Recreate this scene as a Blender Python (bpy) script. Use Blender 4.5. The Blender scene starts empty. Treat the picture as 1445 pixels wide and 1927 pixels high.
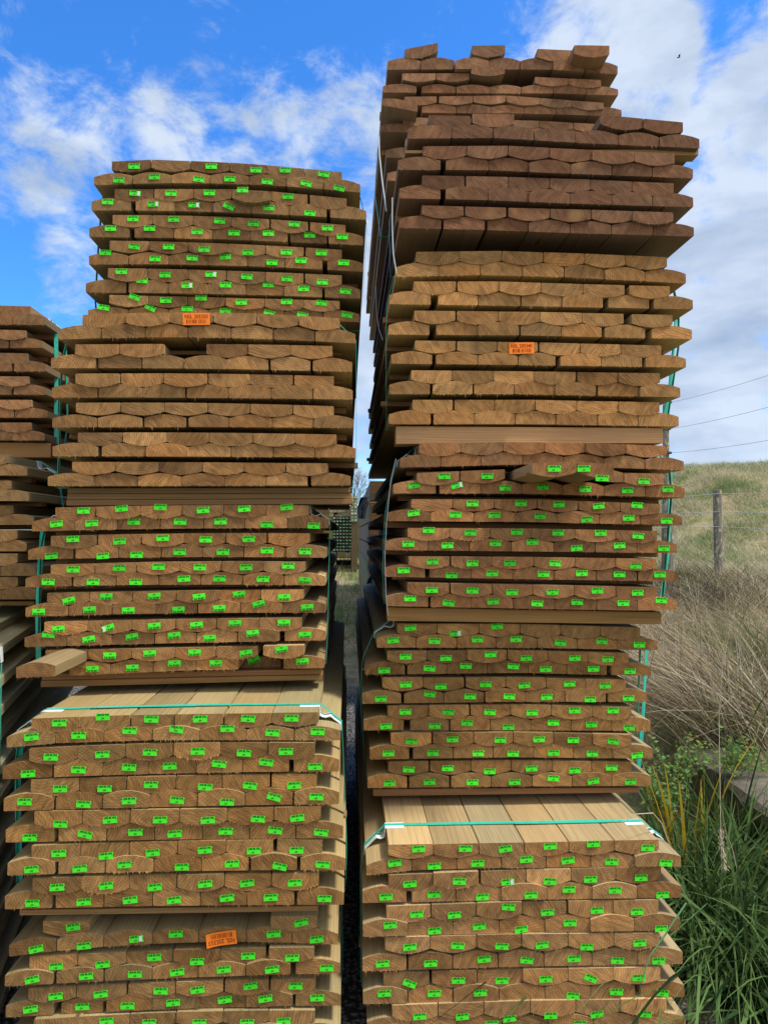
import bpy, math, random
import numpy as np
from mathutils import Vector, noise as mnoise
R = math.radians
scene = bpy.context.scene
COL = scene.collection

# ------------------------------------------------------------------ camera
FPX, CX, CY = 1336.0, 722.5, 963.5
VPX, HZY, EYE = 655.0, 1003.0, 1.68
pitch = math.atan((HZY - CY) / FPX)
yaw = math.atan((CX - VPX) / FPX * math.cos(pitch))
cam_d = bpy.data.cameras.new("camera")
cam = bpy.data.objects.new("camera", cam_d); COL.objects.link(cam)
cam.location = (0, 0, EYE)
cam.rotation_euler = (math.pi / 2 + pitch, 0, -yaw)
cam_d.sensor_fit = 'VERTICAL'; cam_d.sensor_height = 36; cam_d.lens = 36 * FPX / 1927
cam_d.clip_start = 0.05; cam_d.clip_end = 2000
scene.camera = cam
Fv = Vector((math.sin(yaw) * math.cos(pitch), math.cos(yaw) * math.cos(pitch), math.sin(pitch)))
Rv = Vector((math.cos(yaw), -math.sin(yaw), 0)); Uv = Rv.cross(Fv)
def ray(px, py): return Fv * FPX + Rv * (px - CX) + Uv * (CY - py)
def at(px, py, Y):
    d = ray(px, py); t = Y / d.y
    return Vector((d.x * t, Y, EYE + d.z * t))

# ------------------------------------------------------------------ world
SUN_EL, SUN_AZ = 62.0, 114.0        # azimuth clockwise from +Y (the way the camera looks)
w = bpy.data.worlds.new("World"); scene.world = w; w.use_nodes = True
nt = w.node_tree; nt.nodes.clear()
def N(t, typ, **k):
    n = t.nodes.new(typ)
    for a, b in k.items(): setattr(n, a, b)
    return n
def M2(t, op, a, b=None, clamp=False):
    n = N(t, 'ShaderNodeMath', operation=op, use_clamp=clamp)
    for i, v in enumerate((a, b)):
        if v is None: continue
        if isinstance(v, (int, float)): n.inputs[i].default_value = v
        else: t.links.new(v, n.inputs[i])
    return n.outputs[0]
def mixc(t, f, a, b, bt='MIX'):
    n = N(t, 'ShaderNodeMix', data_type='RGBA', blend_type=bt)
    for i, v in ((0, f), (6, a), (7, b)):
        if isinstance(v, (int, float)): n.inputs[i].default_value = v
        elif isinstance(v, (tuple, list)): n.inputs[i].default_value = (*v, 1)
        else: t.links.new(v, n.inputs[i])
    return n.outputs[2]
def ramp(t, f, stops):
    n = N(t, 'ShaderNodeValToRGB'); t.links.new(f, n.inputs[0])
    e = n.color_ramp.elements
    while len(e) < len(stops): e.new(0.5)
    for i, (p, c) in enumerate(stops):
        e[i].position = p; e[i].color = (c, c, c, 1) if isinstance(c, (int, float)) else (*c, 1)
    return n.outputs[0]
out = N(nt, 'ShaderNodeOutputWorld'); bg = N(nt, 'ShaderNodeBackground'); bg.inputs[1].default_value = 0.065
sky = N(nt, 'ShaderNodeTexSky', sky_type='NISHITA', sun_disc=False)
sky.sun_elevation = R(SUN_EL); sky.sun_rotation = R(SUN_AZ); sky.altitude = 100
sky.air_density = 1.0; sky.dust_density = 0.35; sky.ozone_density = 3.0
hs = N(nt, 'ShaderNodeHueSaturation'); hs.inputs['Saturation'].default_value = 1.08; hs.inputs['Value'].default_value = 1.9
nt.links.new(mixc(nt, 1.0, sky.outputs[0], (.60, .93, 1.35), 'MULTIPLY'), hs.inputs['Color'])
tc = N(nt, 'ShaderNodeTexCoord'); D = tc.outputs['Generated']
# cloud banks: (pixel-derived compass direction, angular radius in degrees, weight)
banks = [(110,215,4.2,.56),(230,165,3.6,.5),(310,205,3.2,.48),(40,290,4.6,.6),(130,350,5.4,.58),(230,310,4,.42),(400,305,5,.66),(540,300,5.5,.8),
  (510,205,2.6,.5),(610,95,2.0,.44),(655,150,2.6,.42),(700,215,4.2,.62),(660,290,6,.75),(150,450,3.6,.46),(330,300,4,.6),(120,520,3,.3),(330,240,2.5,.3),
  (1060,50,5,.9),(1170,70,5.6,1.0),(1262,105,3,.62),(1225,5,4.5,.75),(1090,130,4,.75),(1440,35,2.8,.8),
  (1330,215,5,1.1),(1445,205,5,.95),(1220,190,3.4,.55),(1180,230,4.5,.6),(1400,300,3,.7),(1445,400,6,1.05),(1370,440,6,.95),(1310,560,9,1.3),(1420,560,8,1.2),
  (1360,700,11,1.4),(1200,800,12,1.2),(680,620,9,.9),(680,760,10,1.2),(400,700,11,.8),(900,250,7,.5),(900,500,14,.9),(1600,560,12,1.1)]
dens = None
for px, py, r, wt in banks:
    if px < 720 and py < 550: wt *= .86
    if px > 1300 and py > 380: wt *= 1.3
    d = ray(px, py).normalized()
    dot = N(nt, 'ShaderNodeVectorMath', operation='DOT_PRODUCT'); nt.links.new(D, dot.inputs[0]); dot.inputs[1].default_value = d
    mr = N(nt, 'ShaderNodeMapRange', interpolation_type='SMOOTHSTEP'); nt.links.new(dot.outputs['Value'], mr.inputs[0])
    mr.inputs[1].default_value = math.cos(R(r)); mr.inputs[2].default_value = math.cos(R(r * .25)); mr.inputs[3].default_value = 0; mr.inputs[4].default_value = wt
    dens = mr.outputs[0] if dens is None else M2(nt, 'ADD', dens, mr.outputs[0])
dens = M2(nt, 'MINIMUM', dens, 1.8)
def wnoise(scale, detail, rough, off, dist=0.0, sc=(1, 1, 1.6)):
    mp = N(nt, 'ShaderNodeMapping'); nt.links.new(D, mp.inputs[0]); mp.inputs['Location'].default_value = off; mp.inputs['Scale'].default_value = sc
    n = N(nt, 'ShaderNodeTexNoise'); nt.links.new(mp.outputs[0], n.inputs['Vector'])
    n.inputs['Scale'].default_value = scale; n.inputs['Detail'].default_value = detail; n.inputs['Roughness'].default_value = rough; n.inputs['Distortion'].default_value = dist
    return n.outputs[0]
n1 = wnoise(12, 11, .66, (3.1, .4, .2), .25); n2 = wnoise(3.2, 4, .5, (7, 2, 1))
# extra unseen cloud cover added behind the view, as neutral fill light
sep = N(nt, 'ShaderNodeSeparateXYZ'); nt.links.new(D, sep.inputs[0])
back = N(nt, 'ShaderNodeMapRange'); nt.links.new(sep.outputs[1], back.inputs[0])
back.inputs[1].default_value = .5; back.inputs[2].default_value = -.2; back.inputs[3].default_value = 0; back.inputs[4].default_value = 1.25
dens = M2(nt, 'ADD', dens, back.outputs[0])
dd = M2(nt, 'ADD', dens, M2(nt, 'MULTIPLY', M2(nt, 'SUBTRACT', n1, .5), 4.6))
dd = M2(nt, 'ADD', dd, M2(nt, 'MULTIPLY', M2(nt, 'SUBTRACT', n2, .5), .9))
cov = N(nt, 'ShaderNodeMapRange', interpolation_type='SMOOTHSTEP'); nt.links.new(dd, cov.inputs[0])
cov.inputs[1].default_value = .22; cov.inputs[2].default_value = 1.7; cov.inputs[4].default_value = .95
n3 = wnoise(7, 6, .5, (1, 5, 3), .2, (1, 1, 2.6))
cl = ramp(nt, n3, [(.3, (3.6, 4.6, 6.2)), (.62, (6.6, 7.5, 8.8))])
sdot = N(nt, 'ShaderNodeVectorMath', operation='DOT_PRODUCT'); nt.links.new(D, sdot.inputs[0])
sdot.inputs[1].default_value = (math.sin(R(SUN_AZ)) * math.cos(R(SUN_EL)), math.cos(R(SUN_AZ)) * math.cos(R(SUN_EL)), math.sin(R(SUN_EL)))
sb = N(nt, 'ShaderNodeMapRange'); nt.links.new(sdot.outputs['Value'], sb.inputs[0]); sb.inputs[1].default_value = .72; sb.inputs[2].default_value = 1; sb.inputs[3].default_value = 1; sb.inputs[4].default_value = 8  # out-of-view clouds round the sun boosted as added soft light on the fronts
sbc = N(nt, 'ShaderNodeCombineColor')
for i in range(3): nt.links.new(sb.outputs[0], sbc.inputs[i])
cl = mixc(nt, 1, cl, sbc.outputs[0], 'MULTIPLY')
# unseen clouds behind the camera, made whiter and warmer to light the board fronts
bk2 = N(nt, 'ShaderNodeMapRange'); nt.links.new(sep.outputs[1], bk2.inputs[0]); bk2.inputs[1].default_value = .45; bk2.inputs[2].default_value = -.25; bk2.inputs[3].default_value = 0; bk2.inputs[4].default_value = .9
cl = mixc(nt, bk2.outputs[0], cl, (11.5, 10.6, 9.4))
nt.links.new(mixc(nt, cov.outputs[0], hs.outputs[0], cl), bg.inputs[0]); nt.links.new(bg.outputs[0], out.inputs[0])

# ------------------------------------------------------------------ sun
sd = bpy.data.lights.new("sun", 'SUN'); sd.energy = 2.7; sd.angle = R(9); sd.color = (1, .94, .85)
so = bpy.data.objects.new("sun", sd); COL.objects.link(so)
sv = Vector((math.sin(R(SUN_AZ)) * math.cos(R(SUN_EL)), math.cos(R(SUN_AZ)) * math.cos(R(SUN_EL)), math.sin(R(SUN_EL))))
so.rotation_euler = sv.to_track_quat('Z', 'Y').to_euler()
scene.view_settings.view_transform = 'Standard'; scene.view_settings.look = 'None'
scene.view_settings.exposure = 0.75; scene.view_settings.gamma = 1

# ------------------------------------------------------------------ materials
def newmat(name, rough=.8, spec=.2):
    m = bpy.data.materials.new(name); m.use_nodes = True; t = m.node_tree
    b = t.nodes['Principled BSDF']; b.inputs['Roughness'].default_value = rough; b.inputs['Specular IOR Level'].default_value = spec
    return m, t, b
def attr(t, name): return N(t, 'ShaderNodeAttribute', attribute_name=name)
def vmul(t, v, s):
    n = N(t, 'ShaderNodeVectorMath', operation='MULTIPLY'); t.links.new(v, n.inputs[0]); n.inputs[1].default_value = s; return n.outputs[0]
def tnoise(t, v, scale=1, detail=3, rough=.5, dist=0):
    n = N(t, 'ShaderNodeTexNoise'); t.links.new(v, n.inputs['Vector'])
    n.inputs['Scale'].default_value = scale; n.inputs['Detail'].default_value = detail; n.inputs['Roughness'].default_value = rough; n.inputs['Distortion'].default_value = dist
    return n.outputs[0]
def bump(t, b, h, st, dist):
    n = N(t, 'ShaderNodeBump'); n.inputs['Strength'].default_value = st; n.inputs['Distance'].default_value = dist
    t.links.new(h, n.inputs['Height']); t.links.new(n.outputs[0], b.inputs['Normal'])
def rings(t, wv, stretch):
    sp = N(t, 'ShaderNodeSeparateXYZ'); t.links.new(wv, sp.inputs[0])
    cb = N(t, 'ShaderNodeCombineXYZ'); t.links.new(sp.outputs[0], cb.inputs[0]); t.links.new(sp.outputs[2], cb.inputs[2])
    ln = N(t, 'ShaderNodeVectorMath', operation='LENGTH'); t.links.new(cb.outputs[0], ln.inputs[0])
    wn = tnoise(t, vmul(t, wv, (7, .55, 7)), 1, 3, .5)
    d = M2(t, 'ADD', ln.outputs['Value'], M2(t, 'MULTIPLY', wn, .05))
    fr = M2(t, 'FRACT', M2(t, 'MULTIPLY', d, 1 / .0085))
    return fr
def wood(name, end):
    m, t, b = newmat(name, .82, .15)
    wv = attr(t, 'grain').outputs['Vector']; tint = attr(t, 'tint').outputs['Color']
    fr = rings(t, wv, 1)
    if end:
        g = ramp(t, fr, [(0, .64), (.16, 1.0), (.7, 1.07), (1, .76)])
        sw = attr(t, 'saw').outputs['Vector']
        s1 = tnoise(t, vmul(t, sw, (330, 14, 1)), 1, 2, .5)
        s2 = tnoise(t, vmul(t, sw, (55, 30, 1)), 1, 4, .6)
        g2 = ramp(t, s1, [(.32, .74), (.52, 1.0), (.7, 1.2)])
        g3 = ramp(t, s2, [(.3, .66), (.55, 1.0), (.78, 1.25)])
        c = mixc(t, 1, tint, g, 'MULTIPLY'); c = mixc(t, 1, c, g2, 'MULTIPLY'); c = mixc(t, 1, c, g3, 'MULTIPLY')
        big = tnoise(t, vmul(t, wv, (16, 3, 16)), 1, 2, .5)
        c = mixc(t, ramp(t, big, [(.45, 0), (.8, .6)]), c, mixc(t, 1, c, (.62, .6, .62), 'MULTIPLY'))
        c = mixc(t, ramp(t, tnoise(t, vmul(t, wv, (9, 3, 11)), 1, 1), [(.58, 0), (.8, .35)]), c, (.45, .26, .09))
        h = M2(t, 'ADD', s1, s2); bump(t, b, h, .6, .0018)
    else:
        g = ramp(t, fr, [(0, .78), (.14, 1.0), (.7, 1.03), (1, .84)])
        fib = tnoise(t, vmul(t, wv, (260, 5, 260)), 1, 3, .6)
        g2 = ramp(t, fib, [(.3, .84), (.7, 1.12)])
        br = tnoise(t, vmul(t, wv, (8, 1.6, 8)), 1, 3, .55)
        c = mixc(t, 1, mixc(t, 1, tint, (.98, 1.36, 1.85), 'MULTIPLY'), g, 'MULTIPLY'); c = mixc(t, 1, c, g2, 'MULTIPLY')
        c = mixc(t, ramp(t, br, [(.42, 0), (.72, .55)]), c, mixc(t, 1, c, (.72, .74, .8), 'MULTIPLY'))
        # knots: rare dark ovals along the grain
        vo = N(t, 'ShaderNodeTexVoronoi'); t.links.new(vmul(t, wv, (9, 2.2, 9)), vo.inputs['Vector']); vo.inputs['Scale'].default_value = 1
        c = mixc(t, ramp(t, vo.outputs['Distance'], [(.05, .8), (.09, 0)]), c, (.07, .035, .018))
        bump(t, b, fib, .35, .001)
    t.links.new(c, b.inputs['Base Color']); return m
W_SIDE, W_END = wood("wood_side", False), wood("wood_end", True)
def plain(name, c, rough=.6, spec=.3, var=0, scale=200, trans=0):
    m, t, b = newmat(name, rough, spec)
    if var:
        ge = N(t, 'ShaderNodeTexCoord'); n = tnoise(t, ge.outputs['Object'], scale, 4, .6)
        t.links.new(mixc(t, 1, c, ramp(t, n, [(.3, 1 - var), (.7, 1 + var)]), 'MULTIPLY'), b.inputs['Base Color'])
        bump(t, b, n, .3, .002)
    else: b.inputs['Base Color'].default_value = (*c, 1)
    if trans: b.inputs['Transmission Weight'].default_value = trans
    return m
GREEN = plain("green_paper", (.08, .88, .03), .65, .25); INK = plain("black_ink", (.012, .09, .015), .7, .1)
def vary_islands(m, c):
    t = m.node_tree; g = N(t, 'ShaderNodeNewGeometry')
    t.links.new(mixc(t, 1, c, ramp(t, g.outputs['Random Per Island'], [(0, .74), (.5, .98), (1, 1.12)]), 'MULTIPLY'), t.nodes['Principled BSDF'].inputs['Base Color'])
vary_islands(GREEN, (.08, .88, .03))
WPAPER = plain("white_paper", (.72, .76, .74), .7); ORANGE = plain("orange_paper", (1.0, .24, .02), .6, .25)
RINK = plain("dark_red_ink", (.2, .014, .006), .7, .1)
STRAP = plain("green_strap", (.03, .47, .33), .35, .5, .12, 60); GUARD = plain("white_plastic", (.72, .78, .76), .45, .4)

# ------------------------------------------------------------------ object helpers
def tag(o, label=None, cat=None, group=None, kind=None):
    if label: o['label'] = label
    if cat: o['category'] = cat
    if group: o['group'] = group
    if kind: o['kind'] = kind
    return o
def link(name, me, loc=(0, 0, 0), parent=None):
    o = bpy.data.objects.new(name, me); COL.objects.link(o); o.location = loc
    if parent: o.parent = parent
    return o
class MB:
    def __init__(s): s.v = []; s.f = []; s.m = []; s.at = {}
    def add(s, vs, fs, mi=0, **at):
        b = len(s.v); s.v += [tuple(q) for q in vs]; s.f += [tuple(b + i for i in f) for f in fs]
        s.m += [mi] * len(fs) if isinstance(mi, int) else list(mi)
        for k, val in at.items():
            l = s.at.setdefault(k, []); l += [(0, 0, 0)] * (b - len(l))
            l += [tuple(q) for q in val] if isinstance(val, list) else [tuple(val)] * len(vs)
    def mesh(s, name, mats, org=(0, 0, 0), smooth=None):
        me = bpy.data.meshes.new(name)
        me.from_pydata([(x - org[0], y - org[1], z - org[2]) for x, y, z in s.v], [], s.f)
        for m in mats: me.materials.append(m)
        me.polygons.foreach_set('material_index', s.m)
        for k, l in s.at.items():
            l += [(0, 0, 0)] * (len(s.v) - len(l))
            if k == 'tint':
                a = me.attributes.new(k, 'FLOAT_COLOR', 'POINT'); a.data.foreach_set('color', np.array([(*c, 1) for c in l], 'f').ravel())
            else:
                a = me.attributes.new(k, 'FLOAT_VECTOR', 'POINT'); a.data.foreach_set('vector', np.array(l, 'f').ravel())
        if smooth is not None:
            me.polygons.foreach_set('use_smooth', [True] * len(me.polygons)); me.set_sharp_from_angle(angle=R(smooth))
        me.update(); return me
def tube(mb, pts, r, n=6, mi=0, r1=None, **at):
    pts = [Vector(p) for p in pts]; vs = []; k = len(pts)
    for i, p in enumerate(pts):
        d = (pts[min(i + 1, k - 1)] - pts[max(i - 1, 0)]).normalized()
        a = d.orthogonal().normalized() if abs(d.z) > .9 else d.cross(Vector((0, 0, 1))).normalized(); b = d.cross(a)
        rr = r if r1 is None else r + (r1 - r) * i / (k - 1)
        vs += [p + (a * math.cos(q * 2 * math.pi / n) + b * math.sin(q * 2 * math.pi / n)) * rr for q in range(n)]
    fs = [(i * n + q, i * n + (q + 1) % n, (i + 1) * n + (q + 1) % n, (i + 1) * n + q) for i in range(k - 1) for q in range(n)]
    fs += [tuple(range(n))[::-1], tuple((k - 1) * n + q for q in range(n))]
    mb.add(vs, fs, mi, **at)

# ------------------------------------------------------------------ boards
def board(mb, rnd, x0, x1, za, zb, kind, e, T, y, L, col, rot=None):
    """half-round board: flat edge runs from (x0,za) to (x1,zb); U = arch up, D = arch down"""
    g = .0006 + rnd.random() * .0012; x0 += g; x1 -= g; wd = x1 - x0
    sg = 1 if kind == 'U' else -1; c = .0018; NA = 11
    pr = [(0, c), (0, e)]
    pr += [(i / NA, e + (T - e) * (1 - abs(2 * i / NA - 1) ** 1.85)) for i in range(1, NA)]
    pr += [(1, e), (1, c)]
    n = len(pr) + 2
    pr = [(c / wd, 0)] + pr + [(1 - c / wd, 0)]
    L += rnd.uniform(-.015, .015); ys = [y, y + L * .5, y + L]
    ang = rnd.uniform(0, 2 * math.pi); pd = rnd.choice([.03, .07, .12, .16, .2]); px, pz = math.cos(ang) * pd, math.sin(ang) * pd
    yo = rnd.uniform(0, 50); sa = rnd.choice([-.6, -.45, .5, .7, .9, 1.2]) + rnd.uniform(-.15, .15); so_ = rnd.uniform(0, 90)
    vs = []; gr = []; sw = []
    for k, yy in enumerate(ys):
        for u, z in pr:
            X = x0 + u * wd + rnd.uniform(-.0004, .0004); Z = za + (zb - za) * u + sg * z + rnd.uniform(-.0003, .0003)
            vs.append((X, yy, Z)); lx, lz = u * wd - wd / 2, sg * z - sg * T / 2
            gr.append((lx - px, yy + yo, lz - pz)); sw.append((lx * math.cos(sa) + lz * math.sin(sa), lz * math.cos(sa) - lx * math.sin(sa), so_))
    fs = []; mi = []
    for k in range(2):
        for i in range(n):
            j = (i + 1) % n; q = (k * n + i, k * n + j, (k + 1) * n + j, (k + 1) * n + i)
            fs.append(q if sg > 0 else q[::-1]); mi.append(0)
    f0 = tuple(range(n)); f1 = tuple(2 * n + i for i in range(n))
    fs += [f0[::-1] if sg > 0 else f0, f1 if sg > 0 else f1[::-1]]; mi += [1, 1]
    # saw-torn fibres hanging off the lower front edge
    if rnd.random() < .75:
        for q in range(rnd.randint(2, 14) if rnd.random() < .5 else rnd.randint(12, 34)):
            u = rnd.uniform(.04, .96)
            zb_ = za + (zb - za) * u - (0 if sg > 0 else e + (T - e) * (1 - abs(2 * u - 1) ** 1.85))
            X = x0 + u * wd; l = rnd.uniform(.002, .007) * (2.6 if rnd.random() < .12 else 1); bw = rnd.uniform(.0005, .0014); dx = rnd.uniform(-.002, .002)
            b = len(vs); yy = y - .0004
            vs += [(X - bw, yy, zb_ + .0015), (X + bw, yy, zb_ + .0015), (X + dx, yy - rnd.uniform(0, .003), zb_ - l)]
            gr += [(.05, yo, .05)] * 3; sw += [(.3, .1, so_)] * 3; fs.append((b, b + 1, b + 2)); mi.append(1)
    v = rnd.gauss(1, .14); wm = rnd.gauss(0, .04)
    if rnd.random() < .12: v *= .8
    if rnd.random() < .09: v *= 1.35
    v *= 1.33; col = (col[0] * v * (1 + wm) * .94, col[1] * v * .95, col[2] * v * (1 - wm) * .66)
    if rot:
        (ox, oy), a = rot; ca, sa2 = math.cos(a), math.sin(a)
        vs = [(ox + (p[0] - ox) * ca - (p[1] - oy) * sa2, oy + (p[0] - ox) * sa2 + (p[1] - oy) * ca, p[2]) for p in vs]
    mb.add(vs, fs, mi, grain=gr, saw=sw, tint=col)
def bar(mb, x0, x1, y0, y1, z0a, z0b, z1a, z1b, col, rnd, mats=(0, 1), ax='x'):
    """sawn bar; bottom runs z0a..z0b, top z1a..z1b from left to right"""
    col = (col[0] * 1.12 / .98, col[1] * .92 / 1.36, col[2] * .66 / 1.85)      # col is the planed-face colour
    vs = [(x0, y0, z0a), (x1, y0, z0b), (x1, y1, z0b), (x0, y1, z0a), (x0, y0, z1a), (x1, y0, z1b), (x1, y1, z1b), (x0, y1, z1a)]
    fs = [(0, 3, 2, 1), (4, 5, 6, 7), (0, 1, 5, 4), (2, 3, 7, 6), (1, 2, 6, 5), (3, 0, 4, 7)]
    mi = [0, 0, 0, 0, 1, 1] if ax == 'x' else [0, 0, 1, 1, 0, 0]
    if ax == 'z': mi = [1, 1, 0, 0, 0, 0]
    yo = rnd.uniform(0, 40); px, pz = rnd.uniform(-.15, .15), rnd.uniform(.03, .15)
    if ax == 'x': gr = [(v[1] - y0 - px, v[0] + yo, v[2] - z0a - pz) for v in vs]
    elif ax == 'y': gr = [(v[0] - x0 - px, v[1] + yo, v[2] - z0a - pz) for v in vs]
    else: gr = [(v[0] - x0 - px, v[2] + yo, v[1] - y0 - pz) for v in vs]
    sw = [(v[1] * .7 + v[2] * .7, v[2], yo) for v in vs]
    mb.add(vs, fs, mi, grain=gr, saw=sw, tint=col)
def bevel(me, wdt):
    import bmesh
    bm = bmesh.new(); bm.from_mesh(me); bmesh.ops.bevel(bm, geom=bm.edges[:], offset=wdt, segments=1, affect='EDGES'); bm.to_mesh(me); bm.free()

# ------------------------------------------------------------------ paper tags
def textmesh(body, wdt, hgt, bold=.0):
    cu = bpy.data.curves.new("t", 'FONT'); cu.body = body; cu.resolution_u = 2; cu.offset = bold; cu.fill_mode = 'FRONT'
    o = bpy.data.objects.new("t", cu); COL.objects.link(o)
    bpy.context.view_layer.update()
    me = bpy.data.meshes.new_from_object(o.evaluated_get(bpy.context.evaluated_depsgraph_get()))
    P = np.array([v.co[:2] for v in me.vertices]); mn, mx = P.min(0), P.max(0)
    P = (P - (mn + mx) / 2) / (mx - mn) * (wdt, hgt); F = [tuple(p.vertices) for p in me.polygons]
    bpy.data.objects.remove(o); bpy.data.curves.remove(cu); bpy.data.meshes.remove(me)
    return P, F
TXT1 = textmesh("(408 BE 394)", .036, .0086, .035); TXT2 = textmesh("-24", .010, .0052, .035)
TW, TH = .0435, .0205
tag_var = []
def tagmesh(i):
    rnd = random.Random(500 + i); mb = MB(); w2, h2 = TW / 2, TH / 2
    n = rnd.uniform(.0012, .003); q = rnd.uniform(-.1, .35)
    pts = [(-w2, -h2), (-w2 * .3, -h2), (w2 * .3, -h2), (w2, -h2), (w2 - n * .4, -h2 * .2), (w2 - n, h2 * q), (w2 + .0008, h2 * (q + .35)), (w2 - rnd.uniform(0, .0015), h2),
           (w2 * .3, h2), (-w2 * .3, h2), (-w2 + n, h2), (-w2 + n * .6, h2 * .3), (-w2 - .0012, 0), (-w2 + .0008, -h2 * .25)]
    curl = 0
    Y = lambda x: -.0012 - abs(x * x) * curl
    mb.add([(x, Y(x), z) for x, z in pts], [tuple(range(len(pts)))], 0)
    for (P, F), cx, cz in ((TXT1, .0005, .0055), (TXT2, rnd.uniform(-.006, .001), -.0045)):
        mb.add([(x + cx, Y(x + cx) - .0004, z + cz) for x, z in P], F, 1)
    if i >= 6:
        mb.add([(x * .22 + w2 * .62, -.0026, z * .8) for x, z in pts], [tuple(range(len(pts)))], 2)
    return mb
for i in range(8): tag_var.append(tagmesh(i))
TAGME = [mb.mesh("tag", [GREEN, INK, WPAPER]) for mb in tag_var]

def orange(parent, pos, num, rot):
    lb = link("barcode_label", None, pos, parent)
    mb = MB(); Wd, Hd = .093, .042; nx = 8
    bend = lambda x: -.002 - (0 if abs(rot) < 90 else (x * x) * 2.2)
    vs = []
    for i in range(nx + 1):
        x = -Wd / 2 + Wd * i / nx; s = 0 if abs(rot) < 90 else .9 * x * abs(x)
        vs += [(x, bend(x), -Hd / 2 + s), (x, bend(x), Hd / 2 + s)]
    mb.add(vs, [(2 * i, 2 * i + 2, 2 * i + 3, 2 * i + 1) for i in range(nx)])
    me = mb.mesh("barcode_label", [ORANGE]); bpy.data.objects.remove(lb); lb = link("barcode_label", me, pos, parent)
    lb.rotation_euler = (0, R(rot), 0); lb['label'] = "orange barcode label reading NSL " + num
    P, F = textmesh("NSL " + num, .079, .0135, .004); tb = MB()
    sh = lambda x: 0 if abs(rot) < 90 else .9 * x * abs(x)
    tb.add([(x, bend(x) - .0005, z + .0085 + sh(x)) for x, z in P], F, 0)
    rnd = random.Random(int(num)); x = -.034
    while x < .033:
        bw = rnd.choice([.0008, .0008, .0016, .0024])
        tb.add([(x, bend(x) - .0005, -.016 + sh(x)), (x + bw, bend(x) - .0005, -.016 + sh(x)), (x + bw, bend(x) - .0005, -.002 + sh(x)), (x, bend(x) - .0005, -.002 + sh(x))], [(0, 1, 2, 3)])
        x += bw + rnd.choice([.0016, .002, .003, .004])
    link("printing", tb.mesh("printing", [RINK]), (0, 0, 0), lb)

# ------------------------------------------------------------------ transcription of the stacks
S = 1445 / 720
FR = {'L1': (0, 280, S), 'L2': (0, 600, S), 'L3': (0, 920, S), 'L4': (0, 1280, S), 'L5': (0, 1600, S),
      'R1': (660, 60, S), 'R2': (660, 440, S), 'R3': (660, 820, S), 'R4': (660, 1160, S), 'R5': (660, 1500, S),
      'A': (0, 560, 5.354), 'B': (0, 900, 4.5875)}
def fp(fr, x, y):
    ox, oy, s = FR[fr]; return ox + x / s, oy + y / s
def yfun(s, x0, x1):
    if ':' in s:
        P = [tuple(map(float, q.split(':'))) for q in s.split()]
        return lambda x: float(np.interp(x, [p[0] for p in P], [p[1] for p in P]))
    a, b, c = map(float, s.split()); xm = (x0 + x1) / 2
    co = np.polyfit([x0, xm, x1], [a, b, c], 2); return lambda x: float(np.polyval(co, x))
OFF = {'': 0, 'p': -.08, 'q': -.025, 'P': -.26, 'r': .1, 'R': .34}
def segs(s):
    out = []; cur = None
    for tok in s.split():
        parts = tok.split('/')
        def num(q):
            fl = q[0] if q[0] in 'pPrRq' else ''; return fl, float(q[len(fl):])
        fl, v = num(parts[0])
        if cur is not None: out.append((cur[1], v, cur[0]))
        cur = (fl, v)
        if len(parts) == 2: cur = num(parts[1])
        if tok.endswith(';'): pass
    return out
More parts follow.
